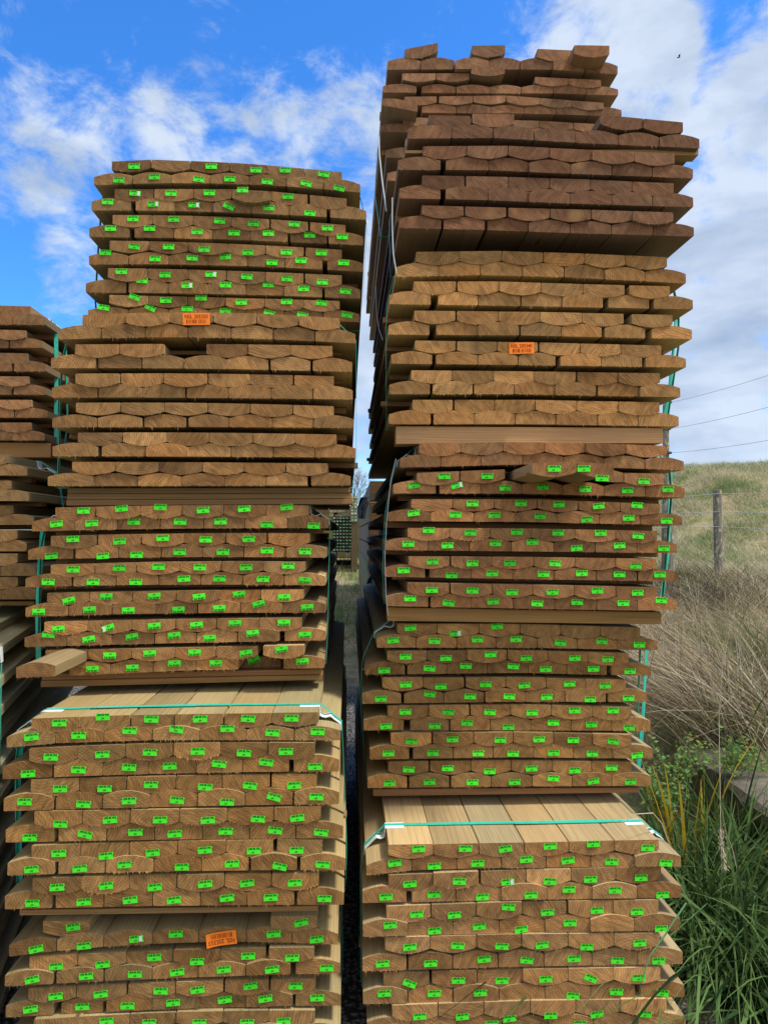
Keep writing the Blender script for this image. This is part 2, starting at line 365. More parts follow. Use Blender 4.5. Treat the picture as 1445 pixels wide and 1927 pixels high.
PACKS = [
 ('L1', 'top pack of the left stack', (.235, .125, .066), [
  ('L1','D','422:48 572:41 720:46 868:52 1010:62 1293:88','422 572 720 868 1010 1152 1293','508,66 799,66 967,80 1078,80 1223,96,6'),
  ('L1','U','137 132 165','355 502 648 795 940 1082 1222 1362','450,118 585,106,-4 752,115,4 869,114 1010,124,3 1157,131,14 1281,149,12'),
  ('L1','D','433:152 875:152 1020:160 1310:188','433 583 732 q877 1020/1022 1162/1170 1310','512,168,6w 647,168 792,166 917,155 1088,180'),
  ('L1','U','232 240 268','345 496/512 660 806 950 1094 1234/1246 1384','408,200 580,209w 734,212w 865,218,25 1016,223 1171,243,4'),
  ('L1','D','250 258 288','425 578 730 875 1018/1022 1165/1170 1306','504,264 657,266 831,273,3 958,283,3 1112,284,4 1237,299'),
  ('L1','U','333 342 365','337 490/508 656 804 946 1088/1095 1236/1240 1373','419,300 566,300 745,313 885,318 1014,319 1170,326,3 1293,332'),
  ('L1','D','347 358 382','414 565 714 860 1004 1147/1153 1292','509,369,8 638,370 772,380 937,391 1082,390 1214,393'),
  ('L1','U','437 440 465','335 488 639 787 934 1077 1218/1236 1373','400,392 587,415 727,412 852,408,-3 1028,429 1137,422 1298,430,3'),
  ('L1','D','450 460 478','407 558 711 857 1003 1148/1152 1292','460,463 625,476 798,474w 933,483,3 1085,491 1218,503'),
  ('L1','U','543 548 566','323 478/486 637 784 930 1073 1218/1226 1362','538,497,3 708,516w 853,514 1014,513 1147,528 1305,538,3'),
  ('L1','D','552 562 575','413 562 710 852 1000 1147 1284','510,560,20 627,572 760,563 912,579 1083,577 1215,582,8'),
  ('L1','U','640 640 655','332 487 640 785 930 1074 1220 1359','393,599,8 569,600,25 708,604 852,613 1018,621,12 1143,628,12 1311,628,10')]),
 ('L2', 'untagged second pack of the left stack', (.29, .146, .072), [
  ('L1','D','628 618 640','312 476 640 807 970 1128 1284',''),
  ('L2','U','78 70 93','220 384 549 711 873 1032 1190 1343',''),
  ('L2','D','97 95 103','284 452 622/R632 778/780 938 1098 1256',''),
  ('L2','U','186 188 200','193 362/371 538 697 857 1014/1022 1173/1180 1332',''),
  ('L2','D','207 207 217','285 452/456 619 784/787 946 1107/1110 1262',''),
  ('L2','U','297 298 305','196 369/373 538 701/705 863 1024 1182 1334',''),
  ('L2','D','317 318 330','287 456 622 786 946 1107 1262',''),
  ('L2','U','410 408 412','197 369 539/545 705/712 866 1028 1184 1337',''),
  ('L2','D','430 430 437','295 465 630 791 957 1114 1271',''),
  ('L2','U','518 520 524','198 370/384 550 712 873 1033 1190 1344',''),
  ('L2','D','540 542 546','273 436 602 766 922 1081 1239',''),
  ('L2','U','630 630 628','180 354 522 685 848 1006 1162/1173 1327','')]),
 ('L3', 'green-tagged third pack of the left stack', (.27, .135, .068), [
  ('L3','D','70 62 62','210 363 530 690 845 1003 1167','317,82 460,74,-4 607,69,3 768,80,-5 923,75,-5 1083,69,-6'),
  ('L3','U','160 150 148','122 284 443 606 770 926 1085 1240','215,132,-8 348,130,-3 507,124 682,124 834,123 1008,134 1185,139'),
  ('L3','D','178 168 168','193 365/370 537 695 855 1008/1012 1170','277,189,-3 453,198,-3 616,185,-3 778,191 940,189'),
  ('L3','U','267 258 260','106 279/286 448 610 765 921 1079 1233','196,253,-7 390,253,-3 517,249 680,238 843,238 1009,232 1153,236'),
  ('L3','D','287 275 275','192 359 519 678 836 995 1154','278,304 452,298 600,294 756,296 930,296 1089,290'),
  ('L3','U','372 362 365','96 270/278 440 600 760 918 1074 1229','184,351 353,351 514,351 696,339,-4 830,338 994,340 1152,345,186'),
  ('L3','D','393 385 380','178 340 503 668 830 986 1148','262,422,164 403,406,178 584,404,176 753,407,174 904,397,174 1074,409,178'),
  ('L3','U','483 470 468','96 259 425 588 748 909 1069 1230','148,464,180 340,456,176 486,459,178 675,456,178 829,450,178 978,434,165 1161,447,176'),
  ('L3','D','503 492 487','168 333 500 665 820 980 1140','222,529,176 410,525,164w 584,517,176 743,514,176 888,507,178 1073,505,178'),
  ('L3','U','597 583 572','93 254 422 585 743 898 1056/1075 1230','185,550,4 337,568,168 500,558,168 659,553,174 793,563,178 955,545,174 1152,551,178'),
  ('L3','D','610 600 590','172 334 499 662 818 975/q994 1150','256,641,180 416,629,180 567,621,176 736,618,178 930,620,172 1064,605,170'),
  ('L3','U','52:714 255:706 742:684 1226:677','P60 213/262 418 580 741 902/r905 1062/1070 1226','351,680,180 501,675,178 660,659,178 816,658,178 960,646,160 1143,651,176')]),
 ('L4', 'strapped fourth pack of the left stack', (.29, .15, .068), [
  ('L4','D','120:145 304:138 492:132 850:126 1203:121','120 304 492/497 661 664 845/849 1027 1203','226,161,2 390,138,-3 573,147,2 757,146 938,145,4 1102,143,3'),
  ('L4','U','25:255 211:238 577:226 1287:227','25 211 394 577 755 930 1112 1287','121,214,-4 299,208 491,190,2 668,185,8 860,182,2 1030,198,6 1200,194,4'),
  ('L4','D','258 238 237','111 294 474 656 835 1013 1190','194,290,4 388,280,-3 568,272,3 748,268 922,275,3 1080,269'),
  ('L4','U','375 352 345','10 199/204 388 563 742 918 1092/1108 1283','108,353,-3 298,338,3 489,329,4 642,324,-4 829,316,8 1006,310,8 1190,326'),
  ('L4','D','375 362 355','117 301 481 665 841 1020/1026 1197','229,410 397,409 572,394 776,403,6 945,398,6 1111,397,-4'),
  ('L4','U','495 478 468','14 202/211 388 566 746 927 1106/1110 1282','95,459 317,468,3 489,455 670,453,5 858,460,5 1036,441,15 1195,440,3'),
  ('L4','D','495 487 477','130 313 494 678 859 1036 1212','230,543,3 417,527,-2 606,527,2 786,528,-3 975,523,5 1123,520,-5'),
  ('L4','U','613 602 597','22 208/221 404 585 765 943 1118 1298','114,594 323,582,12 513,574 661,580,-3 853,570,3 1040,567,6 1213,575,6'),
  ('L4','D','625 608 603','120 305 490 672 854 1033/1045 1219','224,654 402,663,-5 578,651,-5 775,641,-2 960,644 1120,642'),
  ('L4','U','738 722 717','28 208/220 399 581 762 940/947 1122/1134 1306','121,714,-3 303,711,-3 472,696,-4 688,705 877,693 1057,703,12 1219,696,5'),
  ('L4','D','748 735 728','123 308 489 670 848 1026 1205','217,782 402,776,-5 586,781,-3 776,769,-3 934,766,-5 1114,765'),
  ('L4','U','865 852 848','17 200/210 394 577 757 934 1112/1122 1300','124,842,-3 318,837 493,830,-4 658,830,-5 858,822,-4 1023,820 1226,824')]),
 ('L5', 'lowest pack of the left stack', (.27, .145, .07), [
  ('L5','D','162:268 342:268 1022:250 1199:248','162 342/1022 1199','278,290,-5 1138,273,-8'),
  ('L5','U','402 350 357','33 215 393 575 751 930 1104 1278','138,373,-12 318,361,-3 516,334,-4w 665,316 1034,316,-4 1196,336,-4'),
  ('L5','D','403 378 367','112 295 478 655 832 1006/1014 1188','213,438,-5 389,431,-5 584,404 745,420 938,399 1104,406'),
  ('L5','U','515 483 465','19 202/213 392/396 575 750 930 1098/1116 1286','123,488,-10 327,475,-4 511,468 670,460,-4 846,450,-4 1028,450,-4 1234,444'),
  ('L5','D','522 498 485','107 291 479/484 665 844/850 1016/1022 1192','212,551,-5 382,543,-5 608,531,3 747,527,-5 947,512,-8 1117,512'),
  ('L5','U','632 600 586','22 204/230 392/402 575 755 930 1106/1116 1288','117,600,-5 313,590 483,587 655,575,-4 850,564,-6 1003,560,-6 1198,557'),
  ('L5','D','640 612 605','128 313 490 667 842 1014 1190','404,645,-3 565,650 754,650 934,650 1072,645,-4'),
  ('L5','U','752 722 708','25 205 393 575 755 930 1106 1288','')]),
 ('T', 'set-back top pile of the right stack', (.23, .112, .075), [
  ('R1','D','203:66 330:41 457:52 583:50 703:64 836:70 838:50 976:52','203 330/457 583/703 836/p842 976',''),
  ('R1','U','137:143 400:140 760:142 1008:160','137 264 392/q394 520 640 764 882 1008',''),
  ('R1','D','193:157 450:156 452:134 582:134 694:170 945:182','193 321 449/q454 582/694 822 945',''),
  ('R1','U','120:228 500:232 765:232 1009:240','120 249/267 396/398 524 643 765 890 1009',''),
  ('R1','D','202:245 588:240 954:268','202 325/332 462 588 713 833 954',''),
  ('R1','U','117:275 268:305 650:308 1022:318','p117 253/268 398 528 655 775 898 1022',''),
  ('R1','D','197:322 712:336 960:350','197 330 458 585 712 840 960',''),
  ('R1','U','378 382 390','113 240 368 495 622 750 878 1005',''),
  ('R1','D','402 408 416','205 332 460 588 712 840 965',''),
  ('R1','U','474 478 484','133 260 388 515 640 765 890 1015',''),
  ('R1','D','490 494 500','215 340 468 595 720 846 970',''),
  ('R1','U','562 566 572','137 262 390 518 644 770 895 1020','')]),
 ('M', 'dark pack below the top pile of the right stack', (.165, .077, .052), [
  ('R1','D','293:314 455:318 456:308 617:312 940:312 1254:342','293 452/458 617/940 1104 1254',''),
  ('R1','U','215:403 540:400 848:418 1317:440','215 381 539 692 848 1010 1164 1317',''),
  ('R1','D','272:432 593:430 910:446 1222:460','272 438 593 751 910 1069 1222',''),
  ('R1','U','178:520 520:522 830:535 1293:553','178 340/358 520 673 830 985 1138 1293',''),
  ('R1','D','268:542 594:548 905:558 1218:572','268 430/434 594 750 905 1062 1218',''),
  ('R1','U','182:628 517:635 826:648 1293:662','182 340/358 517 672 826 985 1138 1293',''),
  ('R1','D','267:655 590:664 910:672 1218:682','267 427/430 587/594 752 908 1063 1218',''),
  ('R1','U','182:740 514:748 827:760 1295:772','182 343/350 506/514 670 827 984 1142 1295','')]),
 ('N', 'untagged pale pack in the middle of the right stack', (.33, .165, .078), [
  ('R2','D','246:68 570:65 883:75 1193:88','246 410 570 726 883 1036 1193',''),
  ('R2','U','170:162 490:155 805:163 1265:187','170 331 490 648 805 958 1110 1265',''),
  ('R2','D','237:180 560:180 876:190 1205:198','237 397/403 560 718 876 1033/1050 1205',''),
  ('R2','U','145:265 640:272 1291:285','145 303/329 480 640/643 798 952/972 1126/1143 1291',''),
  ('R2','D','238:290 715:295 1215:307','238 396/400 557 715 872 1030/1058 1215',''),
  ('R2','U','142:380 640:383 1289:398','142 298/323 480 636/640 794 948/957 1112/1134 1289',''),
  ('R2','D','242:403 700:410 1172:422','242 396/400 553 706/712 866 1019 1172',''),
  ('R2','U','152:490 640:495 1265:505','152 308/321 479 631 774/791 945 1100/1112 1265',''),
  ('R2','D','227:515 700:520 1167:527','227 383 539 694 849/853 1010 1167',''),
  ('R2','U','145:605 640:605 1244:617','145 300/308 461/465 616 770 926/932 1086/1092 1244',''),
  ('R2','D','232:627 700:627 1166:637','232 386/390 543 696 853 1010 1166',''),
  ('R2','U','143:718 640:718 1238:727','143 303/312 467 620 775 932 1086 1238','')]),
 ('O', 'reddish tagged pack at eye level in the right stack', (.27, .128, .07), [
  ('R3','D','258:32 575:24 886:27 1193:38','258 415 575 731 886 1039 1193',''),
  ('R3','U','185:120 650:108 1257:130','185 340 492 648 803 957 1112 1257',''),
  ('R3','D','248:140 583:127 682:104 856:98 993:108 1000:140 1181:143','248 410/412 583/P682 856/P857 993/875 1030 1181','353,153 515,152 768,124 879,124 948,160,2 1106,172'),
  ('R3','U','160:218 640:218 1261:233','160 322/335 490 647 802 955 1111 1261','239,187,-6 401,187,-12w 583,197 725,194 884,202 1044,206 1197,202'),
  ('R3','D','228:240 700:240 1167:258','228 385 542 703 860 1016 1167','459,256 642,255 785,259 935,265,-5 1080,262,3'),
  ('R3','U','140:322 640:325 1251:338','140 302 464 623 779 937 1092 1251','237,292,-8 395,298 542,300 714,303 890,316,-4 1048,310 1191,321'),
  ('R3','D','215:348 700:350 1155:360','215 373 526 684 845 1000 1155','294,356 451,366 626,363 782,366 942,367 1084,378,5'),
  ('R3','U','133:432 640:437 1231:443','133 291 448 606 765 923 1080 1231','217,408 365,414 546,406 685,401 852,424,-5 1014,414,-3 1181,425'),
  ('R3','D','218:455 700:458 1153:465','218 374/378 532 689 845 1000 1153','309,475 459,482 600,481 771,482,4 1075,491'),
  ('R3','U','130:532 640:542 1237:550','130 281/297 456 611 769 926 1080/1084 1237','200,508,-3 381,527 533,520 727,522 871,519 1013,523 1166,524,2'),
  ('R3','D','213:555 700:563 1153:573','213 373/377 533 687 843 1000 1153','306,582 459,585 608,591 761,590 930,585 1082,593'),
  ('R3','U','135:643 640:653 1082:660 1230:657','135 293/301 456 613 771 929 1082 1230','224,614 369,632,8 537,626 703,633,3 854,628 1028,632 1171,621,4')]),
 ('Q', 'tagged pack just above the strapped bottom pack of the right stack', (.25, .13, .062), [
  ('R4','D','175:27 640:28 1092:42','175 326 484 638 793 943 1092','225,43,-4 395,64,-3w 552,37,-4'),
  ('R4','U','97:118 640:118 1157:128','97 247 399 550 702 855 1006 1157','160,90,-6 316,93 478,87 623,86 791,100,5 947,94,3 1088,107'),
  ('R4','D','137:130 640:127 1049:140','137 288 440 589/592 745 895 1049','207,152 359,157 527,143 662,157 845,157 969,162'),
  ('R4','U','52:220 640:213 1133:225','52 205/213 362 515 670 815 967/984 1133','126,204 297,196,4 434,187 613,188,5 735,199 915,198 1053,207'),
  ('R4','D','119:232 640:230 1040:240','119 273 428/434 585 737 886 1040','208,257 340,264 509,256 654,260,-3 825,254 959,261,-2'),
  ('R4','U','42:330 640:322 1119:323','42 191/200 351 504/508 658 810 963/970 1119','114,311 298,293,8 450,302 598,302,4 739,304,-3 903,313 1047,308'),
  ('R4','D','138:337 640:332 1059:342','138 294 447/452 603 756 911 1059','206,360 368,361,8 525,361,4 684,363 844,355 989,355'),
  ('R4','U','47:430 640:430 1132:432','47 201/223 372/375 527 680 832 984 1132','133,414,-3 317,413,3 439,402,3 594,418 764,401 908,408 1049,420'),
  ('R4','D','151:442 640:437 1060:447','151 305/309 464 613 766 913 1060','229,472,3 384,464 564,466 710,464 839,467 990,472,8'),
  ('R4','U','71:540 640:532 1141:537','71 221/234 386 538 690 840 990 1141','142,517 310,516 481,517 612,518 765,515 911,518 1080,524,-6'),
  ('R4','D','140:548 640:543 1060:550','140 295/299 453 605 760 908 1060','219,578,3 366,573,2 524,585 682,574,-3 845,581 984,571'),
  ('R4','U','62:648 640:642 1134:640','62 214/220 372/378 530 684 836 985 1134','146,630 297,625,-4 459,626 618,625 764,611,4 915,622,-6 1055,624')]),
 ('S', 'strapped bottom pack of the right stack', (.31, .16, .082), [
  ('R5','D','140:180 640:172 1163:160','140 312 483 655 823 995 1163','256,195,-3 433,194,4 583,195,-8 752,185,-3 915,176,-3 1120,191'),
  ('R5','U','58:296 250:275 569:267 1247:262','58 231 400 569 737 905 1073 1247','166,249,-4 315,260,-4 479,250,-3 662,235 819,239,-8 984,244 1188,249,5'),
  ('R5','D','141:295 640:275 1171:262','141 311 483/490 661 832 1000 1171','223,328,-5 410,318,3 592,320,-3w 751,318,3 904,310 1095,304'),
  ('R5','U','43:400 640:388 1248:380','43 211/230 397 570 742 912 1080 1248','133,377,-3 314,367 497,377 680,370 823,348 997,351 1176,369'),
  ('R5','D','133:412 640:395 1162:388','133 302 475 647 814/820 990 1162','249,442,-3 391,445,-3 595,415,4 742,435,-4 929,427,-3 1080,432'),
  ('R5','U','45:528 640:512 1242:503','45 215 387 560 733 905 1070 1242','149,483,-6 316,505,-4 485,488,-3 643,499,-5 827,475 1171,496'),
  ('R5','D','128:530 640:518 1166:513','128 300 475 645 820 993 1166','223,566,-4 404,561,5 570,563,4 722,559,-5 890,566,3 1090,551'),
  ('R5','U','43:658 640:640 1253:630','43 211/216 384 557 730 910 1083 1253','120,629,-3 301,628 503,612,-5 664,616,8 842,610 1006,617,5 1161,619'),
  ('R5','D','122:662 640:650 1168:642','122 298/305 477 650 820 992 1168','222,704,22 406,692 570,693 735,687 905,684,22 1086,682'),
  ('R5','U','45:782 640:768 1260:755','45 215 387 560 734 905 1073/1092 1260','127,741,-3 315,741 489,739 838,750,5 1002,735,3 1175,740,8'),
  ('R5','D','155:787 640:770 1192:762','155 329 502 678 849 1018 1192','260,828 421,829 599,836,-5 754,825,2 928,820,-6 1110,819,5'),
  ('R5','U','60:895 640:885 1265:875','60 225 400 570 745 915 1085 1265','150,868 532,856 865,856')]),
 ('A', 'top pack of the stack at the left edge', (.25, .125, .075), [
  ('A','D','-340:70 320:88','-1010 -675 -340 -10 320',''), ('A','U','-190:268 462:275','-1170 -845 -518 -190 135 462',''),
  ('A','D','-380:315 265:330','-1035 -708 -380 -55 265',''), ('A','U','-250:507 430:505','-1230 -903 -577 -250 90/103 430',''),
  ('A','D','-370:552 285:562','-1022 -696 -370 -40 285',''), ('A','U','-210:740 466:742','-1190 -863 -537 -210 118/140 466',''),
  ('A','D','-350:790 300:795','-1005 -678 -350 -25 300',''), ('A','U','-220:975 465:978','-1200 -873 -547 -220 120/140 465',''),
  ('A','D','-330:1028 322:1030','-985 -657 -330 -5 322',''), ('A','U','-185:1206 485:1210','-1165 -838 -512 -185 145/152 485',''),
  ('A','D','-330:1258 322:1260','-985 -657 -330 -5 322',''), ('A','U','-200:1435 455:1438','-1180 -853 -527 -200 125 455','')]),
 ('B', 'lower pack of the stack at the left edge', (.25, .14, .08), [
  ('A','D','-600:1582 85:1582','-1370 -1008 -640 -280 85',''), ('A','U','-600:1790 280:1792','-1520 -1160 -800 -440 -80 280',''),
  ('B','D','-500:20 100:20','-1150 -838 -525 -212 100',''), ('B','U','-500:195 255:196','-1310 -998 -685 -370 -60 255',''),
  ('B','D','-500:235 120:235','-1130 -815 -505 -192 120',''), ('B','U','-500:402 300:402','-1265 -950 -640 -325 -10 300',''),
  ('B','D','-500:445 155:445','-1095 -783 -470 -158 155',''), ('B','U','-500:630 235:630','-1330 -1018 -705 -390 -78 235',''),
  ('B','D','-500:650 158:650','-1090 -780 -467 -155 158',''), ('B','U','-500:842 320:842','-1240 -928 -616 -302 10 320',''),
  ('B','D','-500:852 160:852','-1090 -780 -465 -152 160',''), ('B','U','-500:1045 330:1045','-1230 -918 -606 -292 18 330','')]),
]
CORR = {'O': {'orange': None}}
ORDW = ['first', 'second', 'third', 'fourth', 'fifth', 'sixth', 'seventh', 'eighth', 'ninth', 'tenth', 'eleventh', 'twelfth']
SHORT = {'L1': 'top pack, left stack', 'L2': 'untagged pack, left stack', 'L3': 'third pack, left stack', 'L4': 'strapped fourth pack, left stack',
         'L5': 'lowest pack, left stack', 'T': 'top pile, right stack', 'M': 'dark pack, right stack', 'N': 'pale untagged pack, right stack',
         'O': 'eye-level pack, right stack', 'Q': 'pack under eye level, right stack', 'S': 'strapped bottom pack, right stack', 'A': 'top pack, edge stack', 'B': 'lower pack, edge stack'}
BW = .15; LEN = 2.65
ALL = []; PK = {}
for pid, plab, pcol, rows in PACKS:
    rw = []; pitchs = []
    for fr, kind, ys, xs, tg in rows:
        sg_ = segs(xs); f = yfun(ys, sg_[0][0], sg_[-1][1]); rw.append((fr, kind, f, sg_, tg))
        pitchs += [(b - a) / FR[fr][2] for a, b, fl in sg_ if fl == '']
    Y = FPX * BW / float(np.median(pitchs)) * .995
    rnd = random.Random(hash(pid) if False else sum(map(ord, pid)) * 7)
    recs = []; zlines = []
    for ri, (fr, kind, f, sg_, tg) in enumerate(rw):
        dy = (rnd.uniform(-.003, .006) if kind == 'U' else rnd.uniform(-.005, .003)) if ri > 0 else 0
        bl = []
        for a, b, fl in sg_:
            yy = Y + dy + OFF[fl] + (rnd.uniform(-.003, .003) if rnd.random() < .85 else rnd.uniform(-.012, .008))
            m = (a + b) / 2
            pa = at(*fp(fr, a, f(a if b - a < 1e3 else a)), yy); pb = at(*fp(fr, b, f(b)), yy)
            # a board is straight: sample just inside its ends so that steps between boards stay sharp
            pa.z = at(*fp(fr, a + 3, f(a + 3)), yy).z; pb.z = at(*fp(fr, b - 3, f(b - 3)), yy).z
            bl.append(dict(x0=pa.x, x1=pb.x, za=pa.z, zb=pb.z, y=yy, fl=fl, a=a, b=b, kind=kind, tags=[], row=ri, fr=fr, pid=pid))
        zlines.append(bl); recs += bl
    # thickness of each course from its flat-to-flat height
    for ri in range(0, len(rw), 2):
        Dn = [q for q in zlines[ri] if q['fl'] == '']; Un = [q for q in zlines[ri + 1] if q['fl'] == '']
        zl = lambda q, x: q['za'] + (q['zb'] - q['za']) * (x - q['x0']) / (q['x1'] - q['x0'])
        H = []
        for q in Dn:
            xm = (q['x0'] + q['x1']) / 2
            for u in Un:
                if u['x0'] <= xm <= u['x1']: H.append(zl(q, xm) - zl(u, xm))
        H = min(H) if len(H) else .083
        H = max(.07, min(.095, H)) - .001
        for q in zlines[ri] + zlines[ri + 1]: q['T'] = .575 * H; q['e'] = .405 * H; q['H'] = H
    for ri, (fr, kind, f, sg_, tg) in enumerate(rw):
        for tk in tg.split():
            wh = tk.endswith('w'); tk = tk.rstrip('w'); v = list(map(float, tk.split(','))); v += [0] * (3 - len(v))
            c = [q for q in zlines[ri] if q['a'] - 8 <= v[0] <= q['b'] + 8]
            if not c: continue
            q = min(c, key=lambda k: (k['y'] if 'P' in k['fl'] else 9, abs((k['a'] + k['b']) / 2 - v[0])))
            q['tags'].append((v[0], v[1], v[2], wh))
    for bl in zlines:
        o = sorted([q for q in bl], key=lambda q: q['x0'])
        for i, q in enumerate(o): q['idx'] = i
    PK[pid] = dict(Y=Y, rows=zlines, col=pcol, lab=plab)
    ALL.append((pid, zlines))
# the individual boards: the 300 that show largest
size = {}
for pid, zl in ALL:
    for bl in zl:
        sc = FPX / PK[pid]['Y']
        vis = 1.0
        if pid in ('L5', 'L4', 'S'): vis = 1.25
        if pid == 'T': vis = .9
        for q in bl: size[id(q)] = (sc * BW) * (sc * q['T']) * vis * (1.3 if q['fl'] in ('p', 'P') else 1) * (.4 if q['fl'] == 'R' else 1)
order = sorted([q for _, zl in ALL for bl in zl for q in bl], key=lambda q: -size[id(q)])
INDIV = set(id(q) for q in order[:300])
stuff = MB(); stufftag = MB()
MATS_W = [W_SIDE, W_END]
nboard = 0
for pid, zl in ALL:
    P = PK[pid]; rnd = random.Random(sum(map(ord, pid)) + 11)
    for bl in zl:
        for q in bl:
            ind = id(q) in INDIV
            mb = MB() if ind else stuff
            L = LEN if q['fl'] not in ('P',) else LEN - .3
            if pid in 'AB': L = 2.3
            if pid == 'M' and q['row'] == 0: L = 2.5
            board(mb, rnd, q['x0'], q['x1'], q['za'], q['zb'], q['kind'], q['e'], q['T'], q['y'], L, P['col'])
            org = ((q['x0'] + q['x1']) / 2, q['y'], min(q['za'], q['zb']) - (q['T'] if q['kind'] == 'D' else 0))
            if ind:
                o = link("half_round_board", mb.mesh("half_round_board", MATS_W, org, 40), org); nboard += 1
                hk = 'green-tagged board, ' if q['tags'] else 'bare-ended board, '
                n = q['idx'] + 1
                tag(o, "%s%s from left, row %s of %s" % (hk, ORDW[n - 1], ORDW[q['row']].replace('first', 'one').replace('second', 'two').replace('third', 'three').replace('fourth', 'four').replace('fifth', 'five').replace('sixth', 'six').replace('seventh', 'seven').replace('eighth', 'eight').replace('ninth', 'nine').replace('tenth', 'ten').replace('eleventh', 'eleven').replace('twelfth', 'twelve'), SHORT[pid]), "board", "boards in the " + P['lab'])
            for tx, ty, rot, wh in q['tags']:
                p = at(*fp(q['fr'], tx, ty), q['y'] - .0015)
                vi = rnd.randint(6, 7) if wh else rnd.randint(0, 5)
                a = R(rot + rnd.uniform(-1.5, 1.5)); tz = R(rnd.uniform(-3, 3))
                if ind:
                    t_ = link("tag", TAGME[vi], p - Vector(org), o); t_.rotation_euler = (0, a, tz)
                else:
                    src = tag_var[vi]; ca, sa = math.cos(a), math.sin(a)
                    b = len(stufftag.v)
                    stufftag.v += [(p.x + x * ca + z * sa, p.y + y, p.z + z * ca - x * sa) for x, y, z in src.v]
                    stufftag.f += [tuple(b + i for i in f) for f in src.f]; stufftag.m += src.m
            if pid == 'L2' and q['row'] == 0 and q['idx'] == 2 and ind: orange(o, at(*fp('L1', 743, 643), q['y'] - .004) - Vector(org), "205350", -1)
            if pid == 'L5' and q['row'] == 1 and q['a'] < 838 < q['b'] and ind: orange(o, at(*fp('L5', 838, 332), q['y'] - .004) - Vector(org), "205333", 174)
            q['obj'] = o if ind else None
# the orange label of the pale pack in the right stack
qN = [q for q in PK['N']['rows'][6] if q['a'] < 644 < q['b']][0]

# ------------------------------------------------------------------ stack at the left edge, turned away: two low packs
def auto_pack(mb, rnd, xr, y, ztop, n, rot, cols, col):
    z = ztop
    for c in range(n):
        H = .081; T, e = .575 * H, .405 * H; j = rnd.uniform(-.012, .012); dj = rnd.uniform(-.02, .02)
        for k in range(cols - 1):
            x1 = xr - .075 + j - k * .1515
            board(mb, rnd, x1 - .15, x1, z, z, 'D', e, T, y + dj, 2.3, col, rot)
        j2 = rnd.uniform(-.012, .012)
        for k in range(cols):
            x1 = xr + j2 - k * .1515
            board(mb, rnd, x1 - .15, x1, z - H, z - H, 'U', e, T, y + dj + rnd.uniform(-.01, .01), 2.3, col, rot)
        z -= H + .02
    return z
rc = random.Random(77)
rotC = ((-1.13, 2.27), R(14))
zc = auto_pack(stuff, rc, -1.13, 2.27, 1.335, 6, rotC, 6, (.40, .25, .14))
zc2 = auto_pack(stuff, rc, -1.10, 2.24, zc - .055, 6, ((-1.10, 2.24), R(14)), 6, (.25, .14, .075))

so_ = link("half_round_boards", stuff.mesh("half_round_boards", MATS_W, (0, 0, 0), 40))
tag(so_, "the remaining brown half-round boards stacked in the upper, middle and edge packs", "boards", None, "stuff")
st_ = link("tags", stufftag.mesh("tags", [GREEN, INK, WPAPER]), (0, 0, 0), so_); st_['kind'] = 'stuff'
if qN['obj'] is not None:
    orange(qN['obj'], at(*fp('R2', 644, 432), qN['y'] - .004) - qN['obj'].location, "205340", -2)
else:
    orange(so_, at(*fp('R2', 644, 432), qN['y'] - .004), "205340", -2)

# ------------------------------------------------------------------ spacer sticks between the courses
def zat(bl, x):
    c = [q for q in bl if q['fl'] == ''] or bl
    X = []; Z = []
    for q in sorted(c, key=lambda q: q['x0']): X += [q['x0'], q['x1']]; Z += [q['za'], q['zb']]
    return float(np.interp(x, X, Z))
NUMW = ['one', 'two', 'three', 'four', 'five', 'six']
for pid, zl in ALL:
    P = PK[pid]; rnd = random.Random(sum(map(ord, pid)) + 5)
    for g in range(len(zl) // 2 - 1):
        U, Dn = zl[2 * g + 1], zl[2 * g + 2]
        xa = min(q['x0'] for q in U) + rnd.uniform(-.01, .05); xb = max(q['x1'] for q in U) - rnd.uniform(-.01, .07)
        if pid == 'N': xa -= rnd.uniform(.0, .05)
        da, db = min(q['x0'] for q in Dn), max(q['x1'] for q in Dn)
        lo = max(zat(Dn, x) for x in (da, (da + db) / 2, db)); 
        za0, zb0 = zat(Dn, da), zat(Dn, db)
        sl = (zb0 - za0) / (db - da); za0 -= sl * (da - xa); zb0 += sl * (xb - db)
        ua, ub = zat(U, xa), zat(U, xb)
        cols_ = (.25, .165, .1)
        for k, yo in enumerate((.15, 2.2)):
            if k and pid[0] in 'LAB' : continue
            mb = MB(); t0 = .0015
            ta, tb = max(ua - t0, za0 + .012), max(ub - t0, zb0 + .012)
            ta = min(ta, ua - t0) if ua - t0 > za0 + .006 else za0 + .010
            tb = min(tb, ub - t0) if ub - t0 > zb0 + .006 else zb0 + .010
            y0 = P['Y'] + yo + rnd.uniform(-.02, .02)
            bar(mb, xa, xb, y0, y0 + .045, za0 + t0, zb0 + t0, ta, tb, cols_, rnd)
            org = ((xa + xb) / 2, y0, za0)
            me = mb.mesh("spacer_stick", MATS_W, org); o = link("spacer_stick", me, org)
            where = "near" if k == 0 else "far"
            tag(o, "%s spacer stick under course %s of %s" % (where, NUMW[g], SHORT[pid]), "spacer stick", "spacer sticks between board courses")

